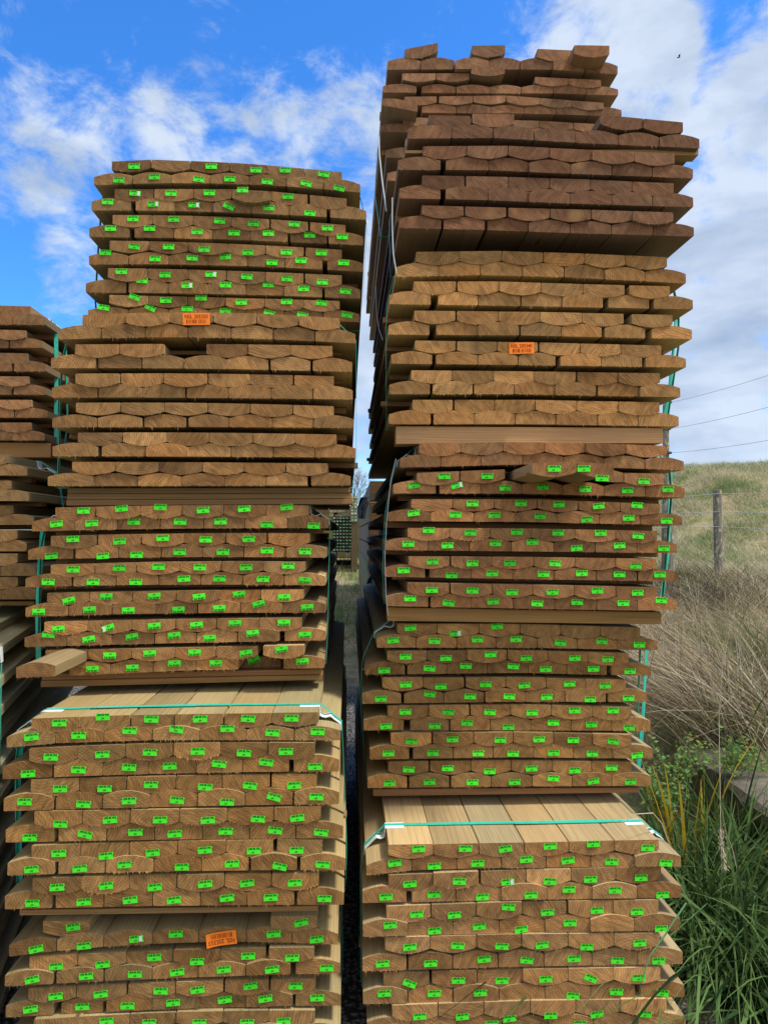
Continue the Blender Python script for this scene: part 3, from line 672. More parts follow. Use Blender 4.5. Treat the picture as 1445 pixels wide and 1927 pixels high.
# ------------------------------------------------------------------ bearers between packs
def bearer(fr, x0, x1, yt0, yt1, yb0, yb1, Y, th, lab, col=(.36, .25, .14), n=1):
    a, b = at(*fp(fr, x0, yt0), Y), at(*fp(fr, x1, yt1), Y); c, d = at(*fp(fr, x0, yb0), Y), at(*fp(fr, x1, yb1), Y)
    rnd = random.Random(int(x0 + yt0)); mb = MB()
    for k in range(n):
        u0, u1 = k / n, (k + 1) / n
        bar(mb, a.x + k * .002, b.x - k * .004, Y + .004 * (k % 2), Y + th, c.z + (a.z - c.z) * u0 + .0006, d.z + (b.z - d.z) * u0 + .0006, c.z + (a.z - c.z) * u1 - .0006, d.z + (b.z - d.z) * u1 - .0006, tuple(q * rnd.uniform(.92, 1.08) for q in col), rnd)
    org = ((a.x + b.x) / 2, Y, min(c.z, d.z)); me = mb.mesh("timber_bearer", MATS_W, org); bevel(me, .0015)
    o = link("timber_bearer", me, org); tag(o, lab, "bearer", "timber bearers between packs"); return o
yL = {k: PK[k]['Y'] for k in PK}
bearer('L3', 252, 1333, -4, -6, 64, 58, yL['L3'] + .05, .09, "stack of three pale bearer boards under the untagged pack", (.28, .19, .11), 3)
bearer('L3', 155, 1218, 700, 681, 750, 722, yL['L3'] + .05, .09, "brown bearer under the left third pack, above the strap", (.24, .15, .085), 2)
bearer('L4', 75, 1200, 868, 852, 890, 874, yL['L4'] + .06, .09, "bearer above the upside-down orange label")
bearer('L2', 320, 1290, 12, 15, 30, 33, yL['L1'] + .12, .09, "bearer hidden under the top pack of the left stack")
bearer('R2', 170, 1178, 726, 732, 794, 791, yL['N'] + .02, .09, "large pale bearer below the untagged pale pack, right stack", (.50, .36, .22))
bearer('R3', 138, 1172, 647, 666, 700, 713, yL['O'] + .05, .09, "tan bearer under the reddish pack of the right stack", (.33, .21, .11))
bearer('R4', 84, 1090, 652, 646, 680, 666, yL['Q'] + .05, .09, "thin bearer above the strapped bottom pack, right stack", (.30, .2, .11))
bearer('R2', 178, 1190, 20, 30, 62, 76, yL['M'] + .34, .09, "shaded bearer under the dark pack of the right stack")
bearer('R1', 240, 1250, 566, 572, 590, 596, yL['T'] + .1, .09, "bearer below the set-back top pile of the right stack")
bearer('R1', 205, 1312, 446, 442, 458, 466, yL['M'] + .02, .05, "long pale batten beneath the first dark course, right stack", (.36, .25, .15))
bearer('A', -1100, 517, 1450, 1462, 1610, 1612, yL['A'] + .03, .09, "brown bearer under the top pack at the left edge", (.28, .18, .1))
bearer('B', -1100, 300, 1060, 1062, 1100, 1100, yL['B'] + .15, .09, "low bearer in the stack at the left edge")
for s_, x0, x1, zt, Y, lab in (('l', -1.03, -.06, PK['L5']['rows'][-1][3]['za'], yL['L5'], "ground bearer under the left stack"), ('r', .08, 1.05, PK['S']['rows'][-1][3]['za'], yL['S'], "ground bearer under the right stack")):
    for k, yo in enumerate((.12, 2.3)):
        mb = MB(); zt2 = zt - .028
        bar(mb, x0, x1, Y + yo, Y + yo + .1, -.06, -.06, zt2, zt2, (.26, .2, .14), random.Random(k)); org = ((x0 + x1) / 2, Y + yo, 0)
        o = link("timber_bearer", mb.mesh("timber_bearer", MATS_W, org), org); tag(o, ("near " if k == 0 else "far ") + lab, "bearer", "timber bearers between packs")

# ------------------------------------------------------------------ straps and corner guards
def hull(pts):
    pts = sorted(set((round(x, 5), round(z, 5)) for x, z in pts))
    def half(ps):
        h = []
        for p in ps:
            while len(h) > 1 and (h[-1][0] - h[-2][0]) * (p[1] - h[-2][1]) - (h[-1][1] - h[-2][1]) * (p[0] - h[-2][0]) <= 0: h.pop()
            h.append(p)
        return h
    a = half(pts); b = half(pts[::-1]); return a[:-1] + b[:-1]
def ribbon(mb, path, y, wd, th, closed=False, lat=None):
    n = len(path); vs = []
    for i, (x, z) in enumerate(path):
        a = path[(i - 1) % n] if (closed or i) else path[i]; b = path[(i + 1) % n] if (closed or i < n - 1) else path[i]
        tx, tz = b[0] - a[0], b[1] - a[1]; l = math.hypot(tx, tz) or 1; nx, nz = tz / l, -tx / l
        yy = y + (lat[i] if lat else 0)
        for s, o in ((-1, 0), (1, 0), (1, th), (-1, th)): vs.append((x + nx * o, yy + s * wd / 2, z + nz * o))
    fs = []; m = n if closed else n - 1
    for i in range(m):
        j = (i + 1) % n
        for q in range(4): fs.append((i * 4 + q, i * 4 + (q + 1) % 4, j * 4 + (q + 1) % 4, j * 4 + q))
    mb.add(vs, fs, 0)
def strap(pid, lab, yo=.11, guards=True):
    zl = PK[pid]['rows']; pts = []
    for bl in zl:
        for q in bl:
            if q['fl'] in ('p', 'P'): continue
            s = 1 if q['kind'] == 'U' else -1
            pts += [(q['x0'], q['za']), (q['x1'], q['zb']), (q['x0'], q['za'] + s * q['e']), (q['x1'], q['zb'] + s * q['e'])]
            if s > 0: pts += [((q['x0'] + q['x1']) / 2, (q['za'] + q['zb']) / 2 + q['T'])]
    if pid == 'L5': pts = [p for p in pts if p[1] < zl[1][0]['za'] + .06 or True]
    h = hull(pts)          # counter-clockwise
    cx = sum(p[0] for p in h) / len(h); cz = sum(p[1] for p in h) / len(h)
    h = [(x + (.002 if x > cx else -.002), z + (.002 if z > cz else -.002)) for x, z in h]
    Y = PK[pid]['Y'] + yo; mb = MB(); ribbon(mb, h, Y, .018, .0014, True)
    if pid in ('S', 'L4'):   # free tail of the strap lying on top
        D0 = zl[0]; xm = (D0[2]['x1'] if pid == 'S' else D0[0]['x1']); zt = zat(D0, xm) + .006
        ribbon(mb, [(xm, zt), (xm + .12, zat(D0, xm + .12) + .005), (xm + .33, zat(D0, xm + .33) + .005)], Y - .007, .014, .0012)
    org = (cx, Y, min(p[1] for p in h))
    o = link("strap", mb.mesh("strap", [STRAP], org), org); tag(o, lab, "strap", "green straps round the packs")
    if guards:
        D0 = [q for q in zl[0] if not q['fl']]; U0 = [q for q in zl[1] if not q['fl']]
        for s in (-1, 1):
            d = max(D0, key=lambda q: s * q['x0']); u = max(U0, key=lambda q: s * q['x0'])
            xd, zd = (d['x1'], d['zb']) if s > 0 else (d['x0'], d['za']); xu, zu = (u['x1'], u['zb'] + u['e']) if s > 0 else (u['x0'], u['za'] + u['e'])
            lx = abs(xu - xd); xm = lx * .55; zm = (zu - zd) * .5
            pa = [(-.062, .0005), (-.02, .0005), (.001, .0008), (.0025, -.012), (.003, -.026), (.008, -.031), (.02, -.034), (.032, -.03), (xm, zm - .002), (xm + .01, zm - .012), (lx * .8, (zu - zd) * .8), (lx, zu - zd + .0005), (lx + .002, zu - zd - .02)]
            g = MB(); ribbon(g, [(xd + s * a, zd + b + .0002) for a, b in (pa if s < 0 else pa)], Y - .006, .046, .0022)
            link("corner_guard", g.mesh("corner_guard", [GUARD], org), (0, 0, 0), o)
    return o
strap('L4', "teal strap across the flat top of the left stack's strapped pack", .10)
strap('S', "teal strap across the flat top of the right stack's bottom pack", .15)
strap('L5', "strap round the lowest pack of the left stack", .30)
strap('L3', "green strap round the tagged third pack of the left stack", .12)
strap('L2', "green strap round the untagged pack of the left stack", .10, False)
strap('L1', "green strap round the top pack of the left stack", .12, False)
strap('N', "green strap round the pale untagged pack, right stack", .12, False)
strap('O', "green strap round the reddish pack, right stack", .13)
strap('Q', "green strap round the pack above the right strapped pack", .16)
strap('M', "strap round the dark pack of the right stack", .5, False)
strap('T', "strap round the top pile of the right stack", .6, False)
strap('A', "green strap with white guard on the top left-edge pack", .22)
strap('B', "strap round the lower pack of the left-edge stack", .3)
# strap of the turned pack at the left edge
def rotp(p, o, a): return (o[0] + (p[0] - o[0]) * math.cos(a) - (p[1] - o[1]) * math.sin(a), o[1] + (p[0] - o[0]) * math.sin(a) + (p[1] - o[1]) * math.cos(a))
mb = MB(); hp = [(-2.03, zc + .03), (-1.11, zc + .03), (-1.11, 1.29), (-1.20, 1.338), (-1.95, 1.338), (-2.03, 1.29)]
ribbon(mb, hp, 2.27 + .17, .016, .0012, True)
mb.v = [(*rotp((x, y), *rotC), z) for x, y, z in mb.v]
o = link("strap", mb.mesh("strap", [STRAP], (-1.2, 2.4, zc)), (-1.2, 2.4, zc)); tag(o, "green strap on the turned pack low at the left edge", "strap", "green straps round the packs")
for a, b in (((-1.25, 1.339), (-1.193, 1.336)), ((-1.112, 1.30), (-1.109, 1.25))):
    g = MB(); ribbon(g, [a, ((a[0] + b[0]) / 2, (a[1] + b[1]) / 2 + .001), b][::-1], 2.44, .03, .0025); g.v = [(*rotp((x, y), *rotC), z) for x, y, z in g.v]
    link("corner_guard", g.mesh("corner_guard", [GUARD], (-1.2, 2.4, zc)), (0, 0, 0), o)
# slack vertical laps of strap, turned towards the front
def lap(pts, lab):
    P = [at(*p) for p in pts]; mb = MB(); vs = []
    for i, p in enumerate(P):
        a = .35 + .25 * math.sin(i * 1.9); dx, dy = .0085 * math.cos(a), .0085 * math.sin(a)
        vs += [(p.x - dx, p.y - dy, p.z), (p.x + dx, p.y + dy, p.z), (p.x + dx, p.y + dy + .0014, p.z), (p.x - dx, p.y - dy + .0014, p.z)]
    fs = [(i * 4 + q, i * 4 + (q + 1) % 4, i * 4 + 4 + (q + 1) % 4, i * 4 + 4 + q) for i in range(len(P) - 1) for q in range(4)]
    mb.add(vs, fs); org = tuple(P[-1]); tag(link("strap", mb.mesh("strap", [STRAP], org), org), lab, "strap", "green straps round the packs")
lap([(1273, 560, 2.72), (1268, 640, 2.72), (1260, 730, 2.72), (1247, 800, 2.72)], "slack green strap slanting down the right side of the pale untagged pack")
lap([(1262, 885, 2.72), (1259, 960, 2.72), (1256, 1040, 2.72), (1243, 1140, 2.72)], "bright green strap hanging down the right side of the eye-level pack")
lap([(1218, 1200, 2.85), (1213, 1280, 2.85), (1208, 1370, 2.85), (1201, 1450, 2.85)], "bright green strap right of the pack below eye level, right stack")
lap([(106, 618, 3.4), (107, 700, 3.4), (106, 780, 3.4), (106, 835, 3.4)], "green strap hanging right of the top left-edge pack")
lap([(82, 990, 2.64), (76, 1060, 2.64), (72, 1150, 2.64), (73, 1240, 2.64)], "green strap down the left side of the third pack, left stack")
lap([(40, 1395, 2.33), (34, 1480, 2.33), (36, 1580, 2.33), (38, 1690, 2.33)], "green strap down the left side of the strapped fourth pack, left stack")
# loose twine hanging down the left side of the right stack
TW_M = plain("pale_twine", (.34, .38, .38), .6)
def twine(pts, lab, r=.0016):
    mb = MB(); P = [at(*p) for p in pts]; tube(mb, P, r, 5); org = tuple(P[-1]); me = mb.mesh("loose_twine", [TW_M], org)
    tag(link("loose_twine", me, org), lab, "twine")
twine([(713, 255, 3.1), (714, 292, 3.0), (719, 340, 2.9), (727, 398, 2.75)], "pale loose strap slanting down beside the set-back top pile", .003)
twine([(738, 372, 2.55), (738, 430, 2.53), (740, 478, 2.5), (746, 515, 2.48)], "pale loose strap hanging beside the dark pack", .0025)
twine([(707, 540, 2.9), (708, 585, 2.9), (713, 620, 2.88), (720, 640, 2.86)], "thin twine curving down beside the pale pack", .002)
twine([(745, 863, 2.5), (735, 905, 2.5), (727, 985, 2.5), (724, 1050, 2.5), (726, 1120, 2.5), (730, 1158, 2.5)], "long thin twine hanging left of the reddish pack", .0011)

# ------------------------------------------------------------------ terrain
def ss(a, b, x):
    t = max(0, min(1, (x - a) / (b - a))); return t * t * (3 - 2 * t)
def terr(x, y):
    z = .095 * max(0, min(y, 17) - 6.2)
    z += .36 * ss(1.92, 2.2, x) + .04 * ss(2.2, 6, x)
    z += 2.15 * ss(5.0, 10.5, x + (y - 18) * .15) * ss(11.5, 20.5, y) * (1 - .5 * ss(24, 60, y)) + .1 * ss(8, 14, x)
    z -= .10 * ss(1.2, 1.5, x) * (1 - ss(1.7, 1.95, x))
    n = mnoise.noise(Vector((x * .5, y * .5, 0))); z += .10 * n * ss(2.2, 4, x) + .03 * mnoise.noise(Vector((x * 2, y * 2, 3)))* ss(.5, 2.5, abs(x))
    return z
def axis(lo, hi, c0, c1, st):
    a = list(np.arange(c0, c1, st)); v = c1; s = st
    while v < hi: a.append(v); s *= 1.35; v += s
    a.append(hi); v = c0; s = st
    while v > lo: s *= 1.35; v -= s; a.insert(0, max(v, lo))
    return sorted(set(round(q, 4) for q in a))
xs_, ys_ = axis(-400, 400, -4, 14, .22), axis(-60, 900, -1, 24, .22)
vs = [(x, y, terr(x, y)) for y in ys_ for x in xs_]; nx = len(xs_)
fs = [(j * nx + i, j * nx + i + 1, (j + 1) * nx + i + 1, (j + 1) * nx + i) for j in range(len(ys_) - 1) for i in range(nx - 1)]
gm, t, b = newmat("ground", .95, .1)
ge = N(t, 'ShaderNodeNewGeometry'); pos = ge.outputs['Position']
vo = N(t, 'ShaderNodeTexVoronoi'); t.links.new(pos, vo.inputs['Vector']); vo.inputs['Scale'].default_value = 55
grav = mixc(t, ramp(t, vo.outputs['Distance'], [(.1, 1), (.6, 0)]), (.035, .033, .03), mixc(t, ramp(t, tnoise(t, pos, 40, 3), [(.3, 0), (.7, 1)]), (.17, .16, .145), (.33, .32, .30)))
gn = tnoise(t, pos, 1.3, 6, .6); gn2 = tnoise(t, pos, 14, 5, .65)
gras = mixc(t, ramp(t, gn, [(.38, 0), (.6, 1)]), (.12, .15, .05), (.32, .26, .14))
gras = mixc(t, 1, gras, ramp(t, gn2, [(.25, .5), (.75, 1.35)]), 'MULTIPLY')
sp = N(t, 'ShaderNodeSeparateXYZ'); t.links.new(pos, sp.inputs[0])
fx = N(t, 'ShaderNodeMapRange'); t.links.new(M2(t, 'ADD', sp.outputs[0], M2(t, 'MULTIPLY', gn, .6)), fx.inputs[0]); fx.inputs[1].default_value = 1.5; fx.inputs[2].default_value = 1.8
fy = N(t, 'ShaderNodeMapRange'); t.links.new(M2(t, 'ADD', sp.outputs[1], M2(t, 'MULTIPLY', gn, 3)), fy.inputs[0]); fy.inputs[1].default_value = 8.6; fy.inputs[2].default_value = 9.4
t.links.new(mixc(t, M2(t, 'MAXIMUM', fx.outputs[0], fy.outputs[0]), grav, gras), b.inputs['Base Color']); bump(t, b, vo.outputs['Distance'], .6, .01)
me = bpy.data.meshes.new("ground"); me.from_pydata(vs, [], fs); me.materials.append(gm); me.polygons.foreach_set('use_smooth', [True] * len(me.polygons))
tag(link("ground", me), None, None, None, "structure")

# ------------------------------------------------------------------ grass
def grassmat(name, rough=.6):
    m, t, b = newmat(name, rough, .08); a = attr(t, 'tint').outputs['Color']
    tr = N(t, 'ShaderNodeBsdfTranslucent'); t.links.new(a, tr.inputs[0]); t.links.new(a, b.inputs['Base Color'])
    mx = N(t, 'ShaderNodeMixShader'); mx.inputs[0].default_value = .3; o = t.nodes['Material Output']
    t.links.new(b.outputs[0], mx.inputs[1]); t.links.new(tr.outputs[0], mx.inputs[2]); t.links.new(mx.outputs[0], o.inputs[0]); return m
GM = grassmat("grass_blades")
def blades(name, bases, hfun, wfun, lean, leanj, droop, cols, seed, segn=4, label=None):
    rng = np.random.default_rng(seed); n = len(bases); B = np.array(bases, float)
    h = hfun(rng, n); wd = wfun(rng, n); th = rng.uniform(0, 2 * np.pi, n)
    dx = lean[0] + rng.normal(0, leanj, n); dy = lean[1] + rng.normal(0, leanj, n)
    dr = np.abs(rng.normal(droop, droop * .5, n))
    s = np.linspace(0, 1, segn + 1)
    P = np.zeros((n, segn + 1, 3))
    for k, q in enumerate(s):
        P[:, k, 0] = B[:, 0] + h * (dx * q + dx * dr * q * q * 1.2); P[:, k, 1] = B[:, 1] + h * (dy * q + dy * dr * q * q * 1.2)
        P[:, k, 2] = B[:, 2] + h * (q - dr * q ** 2.4 * .85)
    side = np.stack([np.cos(th), np.sin(th), np.zeros(n)], 1)
    tap = 1 - s ** 2 * .92
    V = np.zeros((n, segn + 1, 2, 3))
    for k in range(segn + 1):
        V[:, k, 0] = P[:, k] - side * (wd * tap[k] / 2)[:, None]; V[:, k, 1] = P[:, k] + side * (wd * tap[k] / 2)[:, None]
    nv = (segn + 1) * 2; base = (np.arange(n) * nv)[:, None, None]
    q = np.array([[2 * k, 2 * k + 1, 2 * k + 3, 2 * k + 2] for k in range(segn)])[None]
    F = (base + q).reshape(-1, 4)
    pn = np.array([mnoise.noise(Vector((q[0] * .9, q[1] * .9, 11))) + .5 * mnoise.noise(Vector((q[0] * 3, q[1] * 3, 5))) for q in B])
    C = np.array(cols)[np.clip(((pn * .9 + .5 + rng.normal(0, .28, n)) * len(cols)).astype(int), 0, len(cols) - 1)] * rng.uniform(.6, 1.35, n)[:, None]
    C4 = np.concatenate([C, np.ones((n, 1))], 1); C4 = np.repeat(C4, nv, 0)
    me = bpy.data.meshes.new(name); me.vertices.add(n * nv); me.vertices.foreach_set('co', V.reshape(-1).astype('f'))
    me.loops.add(F.size); me.loops.foreach_set('vertex_index', F.reshape(-1).astype('i'))
    me.polygons.add(len(F)); me.polygons.foreach_set('loop_start', (np.arange(len(F)) * 4).astype('i')); me.update(calc_edges=True)
    a = me.attributes.new('tint', 'FLOAT_COLOR', 'POINT'); a.data.foreach_set('color', C4.astype('f').ravel())
    me.materials.append(GM); return me
rg = random.Random(4)
def scatter(n, x0, x1, y0, y1, f=lambda x, y: 1, clump=0):
    out = []
    while len(out) < n:
        x, y = rg.uniform(x0, x1), rg.uniform(y0, y1)
        if rg.random() > f(x, y): continue
        if clump:
            if mnoise.noise(Vector((x * clump, y * clump, 7))) < rg.uniform(-.5, .35): continue
        out.append((x, y, terr(x, y) - .01))
    return out
inview = lambda x, y: 1 if (x < .64 * y + .35) and x > .42 * y - .2 else 0
DRY = [(.52, .40, .24), (.64, .54, .36), (.36, .26, .16), (.44, .33, .20), (.80, .72, .54), (.11, .085, .055), (.07, .055, .04), (.25, .19, .12), (.24, .26, .09)]
GRN = [(.05, .115, .02), (.07, .14, .03), (.035, .09, .025), (.11, .15, .04)]
me = blades("hill_grass", scatter(42000, 4, 14.5, 10, 22, inview, 1.1), lambda r, n: r.uniform(.07, .26, n), lambda r, n: r.uniform(.004, .011, n), (-.15, 0), .45, .35, [(.54, .48, .32), (.60, .53, .36), (.46, .42, .25), (.30, .33, .16), (.20, .27, .10)], 1, 3)
tag(link("hill_grass", me), "short dry green grass covering the hillside behind the fence", "grass", None, "stuff")
me = blades("dry_grass", scatter(11000, 2.3, 8.2, 4.3, 11.5, lambda x, y: inview(x, y) * (1 if y < 7.5 else .55), 1.3), lambda r, n: r.uniform(.2, .75, n), lambda r, n: r.uniform(.003, .0085, n), (-.45, -.1), .58, .5, DRY + [(.12, .14, .045), (.16, .17, .05)], 2, 5)
tag(link("dry_grass", me), "tangled tall dry grass on the bank right of the stacks", "grass", None, "stuff")
me = blades("lush_grass", scatter(2700, 1.38, 1.9, 2.5, 3.5, lambda x, y: 1 if x < .62 * y + .3 else 0, 2.5), lambda r, n: r.uniform(.35, .85, n), lambda r, n: r.uniform(.006, .019, n), (.0, -.12), .36, .75, [(.028, .065, .016), (.018, .045, .014), (.045, .085, .018), (.014, .035, .013), (.03, .065, .022), (.10, .17, .05)], 3, 8)
tag(link("lush_grass", me), "long arching dark green grass beside the right stack's foot", "grass", None, "stuff")
me = blades("verge_grass", scatter(5000, -1.5, 1.6, 8.2, 17, lambda x, y: 1, 1.2), lambda r, n: r.uniform(.08, .3, n), lambda r, n: r.uniform(.004, .012, n), (0, 0), .4, .4, [(.16, .2, .05), (.30, .27, .12), (.12, .17, .04)], 8, 3)
tag(link("verge_grass", me), "pale green grass seen through the gap between the stacks", "grass", None, "stuff")
# a tussock of long dry straws leaning left over the bank
def tuft(name, px, py, Y, n, hs, wd, lean, lj, droop, cols, seed, label, cat, spread=.08, segn=7, z=None, group=None):
    p = at(px, py, Y); r = random.Random(seed); z0 = terr(p.x, Y) - .01 if z is None else p.z
    bases = [(p.x + r.gauss(0, spread), Y + r.gauss(0, spread), z0) for _ in range(n)]
    me = blades(name, bases, lambda g, k: g.uniform(hs[0], hs[1], k), lambda g, k: g.uniform(wd[0], wd[1], k), lean, lj, droop, cols, seed, segn)
    me.transform(__import__('mathutils').Matrix.Translation((-p.x, -Y, -z0))); o = link(name, me, (p.x, Y, z0)); tag(o, label, cat, group); return o
tuft("dry_tussock", 1400, 1420, 4.5, 650, (.6, 1.3), (.0028, .0068), (-.75, -.05), .48, .4, DRY, 21, "large tussock of dry straw leaning left over the bank", "grass tussock", .25)
tuft("dry_tussock", 1290, 1330, 5.4, 380, (.5, 1.0), (.003, .007), (-.5, 0), .4, .4, DRY, 22, "smaller dry tussock just right of the reddish pack", "grass tussock", .25)
tuft("dry_tussock", 1460, 1250, 5.6, 420, (.6, 1.1), (.0025, .006), (-.3, 0), .4, .4, DRY + GRN, 23, "dry tussock with green blades at the right edge", "grass tussock", .3)
tuft("shrub_clump", 1300, 1110, 9.5, 900, (.3, .8), (.004, .008), (0, 0), .6, .4, [(.05, .035, .025), (.09, .065, .045), (.12, .1, .06)], 24, "dark reddish brown scrub at the foot of the lichened post", "shrub", .35, 4)
tuft("flax_plant", 1290, 1560, 3.3, 20, (.7, 1.05), (.014, .024), (-.1, 0), .35, .22, [(.2, .24, .03), (.32, .3, .03), (.14, .2, .03), (.55, .38, .03)], 31, "stiff yellow green strap-leaved plant behind the right stack", "plant", .06)
tuft("flax_plant", 1215, 1570, 3.3, 14, (.5, .8), (.012, .02), (.12, 0), .25, .3, [(.16, .2, .03), (.1, .15, .03)], 32, "low strap-leaved plant touching the right stack's side", "plant", .06)
tuft("flax_plant", 1420, 1360, 4.3, 16, (.3, .5), (.014, .022), (-.15, 0), .3, .2, [(.13, .26, .04), (.18, .3, .05)], 33, "bright green broad blades near the right edge of the bank", "plant", .08)
# small leafy weeds
def weed(px, py, Y, seed, label, sz=.22):
    p = at(px, py, Y); r = random.Random(seed); o = link("leafy_weed", None, p); tag(o, label, "weed"); ms, ml = MB(), MB()
    for _ in range(40):
        d = Vector((r.gauss(0, .6), r.gauss(0, .5), r.uniform(.3, 1.2))).normalized(); l = r.uniform(.5, 1) * sz; pts = [Vector((0, 0, 0)), d * l * .5 + Vector((0, 0, .01)), d * l]
        tube(ms, pts, .0012, 4, 0, .0006)
        for k in range(16):
            c = d * l * r.uniform(.2, 1) + Vector((r.gauss(0, .012), r.gauss(0, .012), r.gauss(0, .012))); a = Vector((r.gauss(0, 1), r.gauss(0, 1), r.gauss(0, .6))).normalized(); bb = a.orthogonal().normalized(); s = r.uniform(.008, .017)
            ml.add([c, c + a * s + bb * s * .4, c + a * s * 2, c + a * s - bb * s * .4], [(0, 1, 2, 3)], 0, tint=tuple(q * r.uniform(.7, 1.6) for q in (.14, .22, .06)))
    link("stems", ms.mesh("stems", [plain("weed_stem", (.12, .12, .05))]), (0, 0, 0), o); link("leaves", ml.mesh("leaves", [GM]), (0, 0, 0), o)
weed(1275, 1470, 3.55, 1, "small-leaved weed among the yellow blades by the stack", .30)
weed(1385, 1450, 3.7, 2, "small-leaved weed above the concrete edging", .22)
weed(1250, 1520, 3.4, 3, "low leafy weed nearest the right stack", .18)
STRAW = plain("straw", (.48, .4, .28), .8, .1, .15, 300); FRESH = plain("fresh_blade", (.05, .13, .03), .5, .3)
def stalk(pts, r0, r1, mat, lab, seeds=None):
    P = [at(*p) for p in pts]; mb = MB(); tube(mb, P, r0, 5, 0, r1); org = tuple(P[0]); o = link("grass_stalk", mb.mesh("grass_stalk", [mat], org), org); tag(o, lab, "grass stalk")
    if seeds:
        r = random.Random(9); sb = MB(); S0, S1 = at(*seeds[0]), at(*seeds[1])
        for _ in range(170):
            u = r.random(); c = S0.lerp(S1, u) + Vector((r.gauss(0, .005), r.gauss(0, .005), 0)); d = Vector((r.gauss(0, .5), r.gauss(0, .5), -1)).normalized() * .012; q = Vector((.0016, 0, 0))
            sb.add([c - q, c + q, c + d], [(0, 1, 2)])
        link("seed_head", sb.mesh("seed_head", [STRAW], org), (0, 0, 0), o)
stalk([(1357, 1650, 2.9), (1354, 1500, 2.95), (1352, 1350, 3.0), (1358, 1250, 3.0), (1368, 1175, 3.0)], .0022, .001, STRAW, "tall pale straw standing upright before the bank")
stalk([(1400, 1750, 2.7), (1395, 1680, 2.7), (1378, 1600, 2.7), (1360, 1550, 2.7), (1352, 1600, 2.7)], .0016, .001, STRAW, "bent stalk with a hanging pale seed head", ((1356, 1560, 2.7), (1364, 1635, 2.7)))
stalk([(1262, 1600, 2.45), (1245, 1550, 2.4), (1228, 1530, 2.35), (1195, 1532, 2.3), (1150, 1560, 2.3)], .0022, .001, STRAW, "white dry blade arching over the right strap corner")
stalk([(1290, 1700, 2.3), (1250, 1760, 2.2), (1222, 1800, 2.15), (1205, 1850, 2.1), (1195, 1900, 2.1)], .0035, .001, FRESH, "green blade bending across the right stack's lower corner")
stalk([(1445, 1900, 2.5), (1400, 1760, 2.6), (1330, 1700, 2.6), (1262, 1760, 2.5), (1235, 1850, 2.4)], .0035, .001, FRESH, "long green blade arching left at the lower right")

# ------------------------------------------------------------------ concrete edging
cm, t, b = newmat("old_concrete", .92, .15); tcn = N(t, 'ShaderNodeTexCoord')
cn = tnoise(t, tcn.outputs['Object'], 9, 8, .7); t.links.new(mixc(t, ramp(t, cn, [(.35, 0), (.65, 1)]), (.07, .06, .042), (.19, .165, .12)), b.inputs['Base Color']); bump(t, b, cn, .7, .02)
rr = random.Random(3); mb = MB(); nseg = 14; vs = []
for i in range(nseg + 1):
    y = 2.5 + i * .12; xo = 1.92 + .004 * i
    for x, z in ((xo, -.2), (xo + rr.uniform(-.008, .008), .36 + rr.uniform(-.012, .006)), (xo + .022, .385 + rr.uniform(-.005, .005)), (xo + .26, .392), (xo + .3, .2)): vs.append((x, y, z))
fs = [(i * 5 + k, i * 5 + k + 1, (i + 1) * 5 + k + 1, (i + 1) * 5 + k) for i in range(nseg) for k in range(4)] + [(0, 1, 2, 3, 4), tuple(nseg * 5 + k for k in (4, 3, 2, 1, 0))]
mb.add(vs, fs); o = link("concrete_edging", mb.mesh("concrete_edging", [cm], (1.95, 3.3, 0), 35), (1.95, 3.3, 0)); tag(o, "weathered concrete edging along the foot of the grassy bank", "edging")

# ------------------------------------------------------------------ fence, pole and wires
pm, t, b = newmat("weathered_post", .95, .1); tcn = N(t, 'ShaderNodeTexCoord'); ob = tcn.outputs['Object']
g1 = tnoise(t, vmul(t, ob, (60, 60, 5)), 1, 4, .6); li = tnoise(t, vmul(t, ob, (22, 22, 9)), 1, 6, .7)
c = mixc(t, ramp(t, g1, [(.3, 0), (.7, 1)]), (.10, .09, .07), (.30, .27, .21)); c = mixc(t, ramp(t, li, [(.54, 0), (.6, .85)]), c, (.50, .50, .34))
t.links.new(c, b.inputs['Base Color']); bump(t, b, g1, .8, .01)
wm_ = plain("fence_wire", (.22, .23, .24), .5, .4); bk = plain("black_insulator", (.015, .015, .017), .5, .4)
fence = link("wire_fence", None, (4.9, 10.8, .8)); tag(fence, "old wire fence with grey lichened round posts below the hill", "fence")
def post(px, ytop, ybot, Y, r0, parent, name="post", mat=pm, lab=None, lean=0):
    a, b2 = at(px, ytop, Y), at(px + lean, ybot, Y); b2.z -= .3; mb = MB(); n = 14; k = 12; rr = random.Random(int(px)); vs = []
    pts = [b2.lerp(a, i / k) for i in range(k + 1)]; ph = [rr.uniform(.93, 1.07) for _ in range(n)]
    for i, p in enumerate(pts):
        for q in range(n):
            an = q * 2 * math.pi / n; r_ = r0 * ph[q] * (1.06 - .1 * i / k) * rr.uniform(.97, 1.03) * (.93 if i == k else 1); vs.append((p.x + r_ * math.cos(an), p.y + r_ * math.sin(an), p.z + (rr.uniform(-.012, .006) if i == k else 0)))
    fs = [(i * n + q, i * n + (q + 1) % n, (i + 1) * n + (q + 1) % n, (i + 1) * n + q) for i in range(k) for q in range(n)] + [tuple(k * n + q for q in range(n))]
    mb.add(vs, fs); org = tuple(parent.location) if parent else tuple(b2)
    o = link(name, mb.mesh(name, [mat], org, 50), (0, 0, 0) if parent else org, parent)
    if lab: o['label'] = lab
    return o
post(1349, 922, 1105, 11.0, .066, fence, lab="thick post with pale lichen on its right side", lean=4)
post(1256, 940, 1110, 10.2, .09, fence)
post(1512, 915, 1110, 11.6, .08, fence)
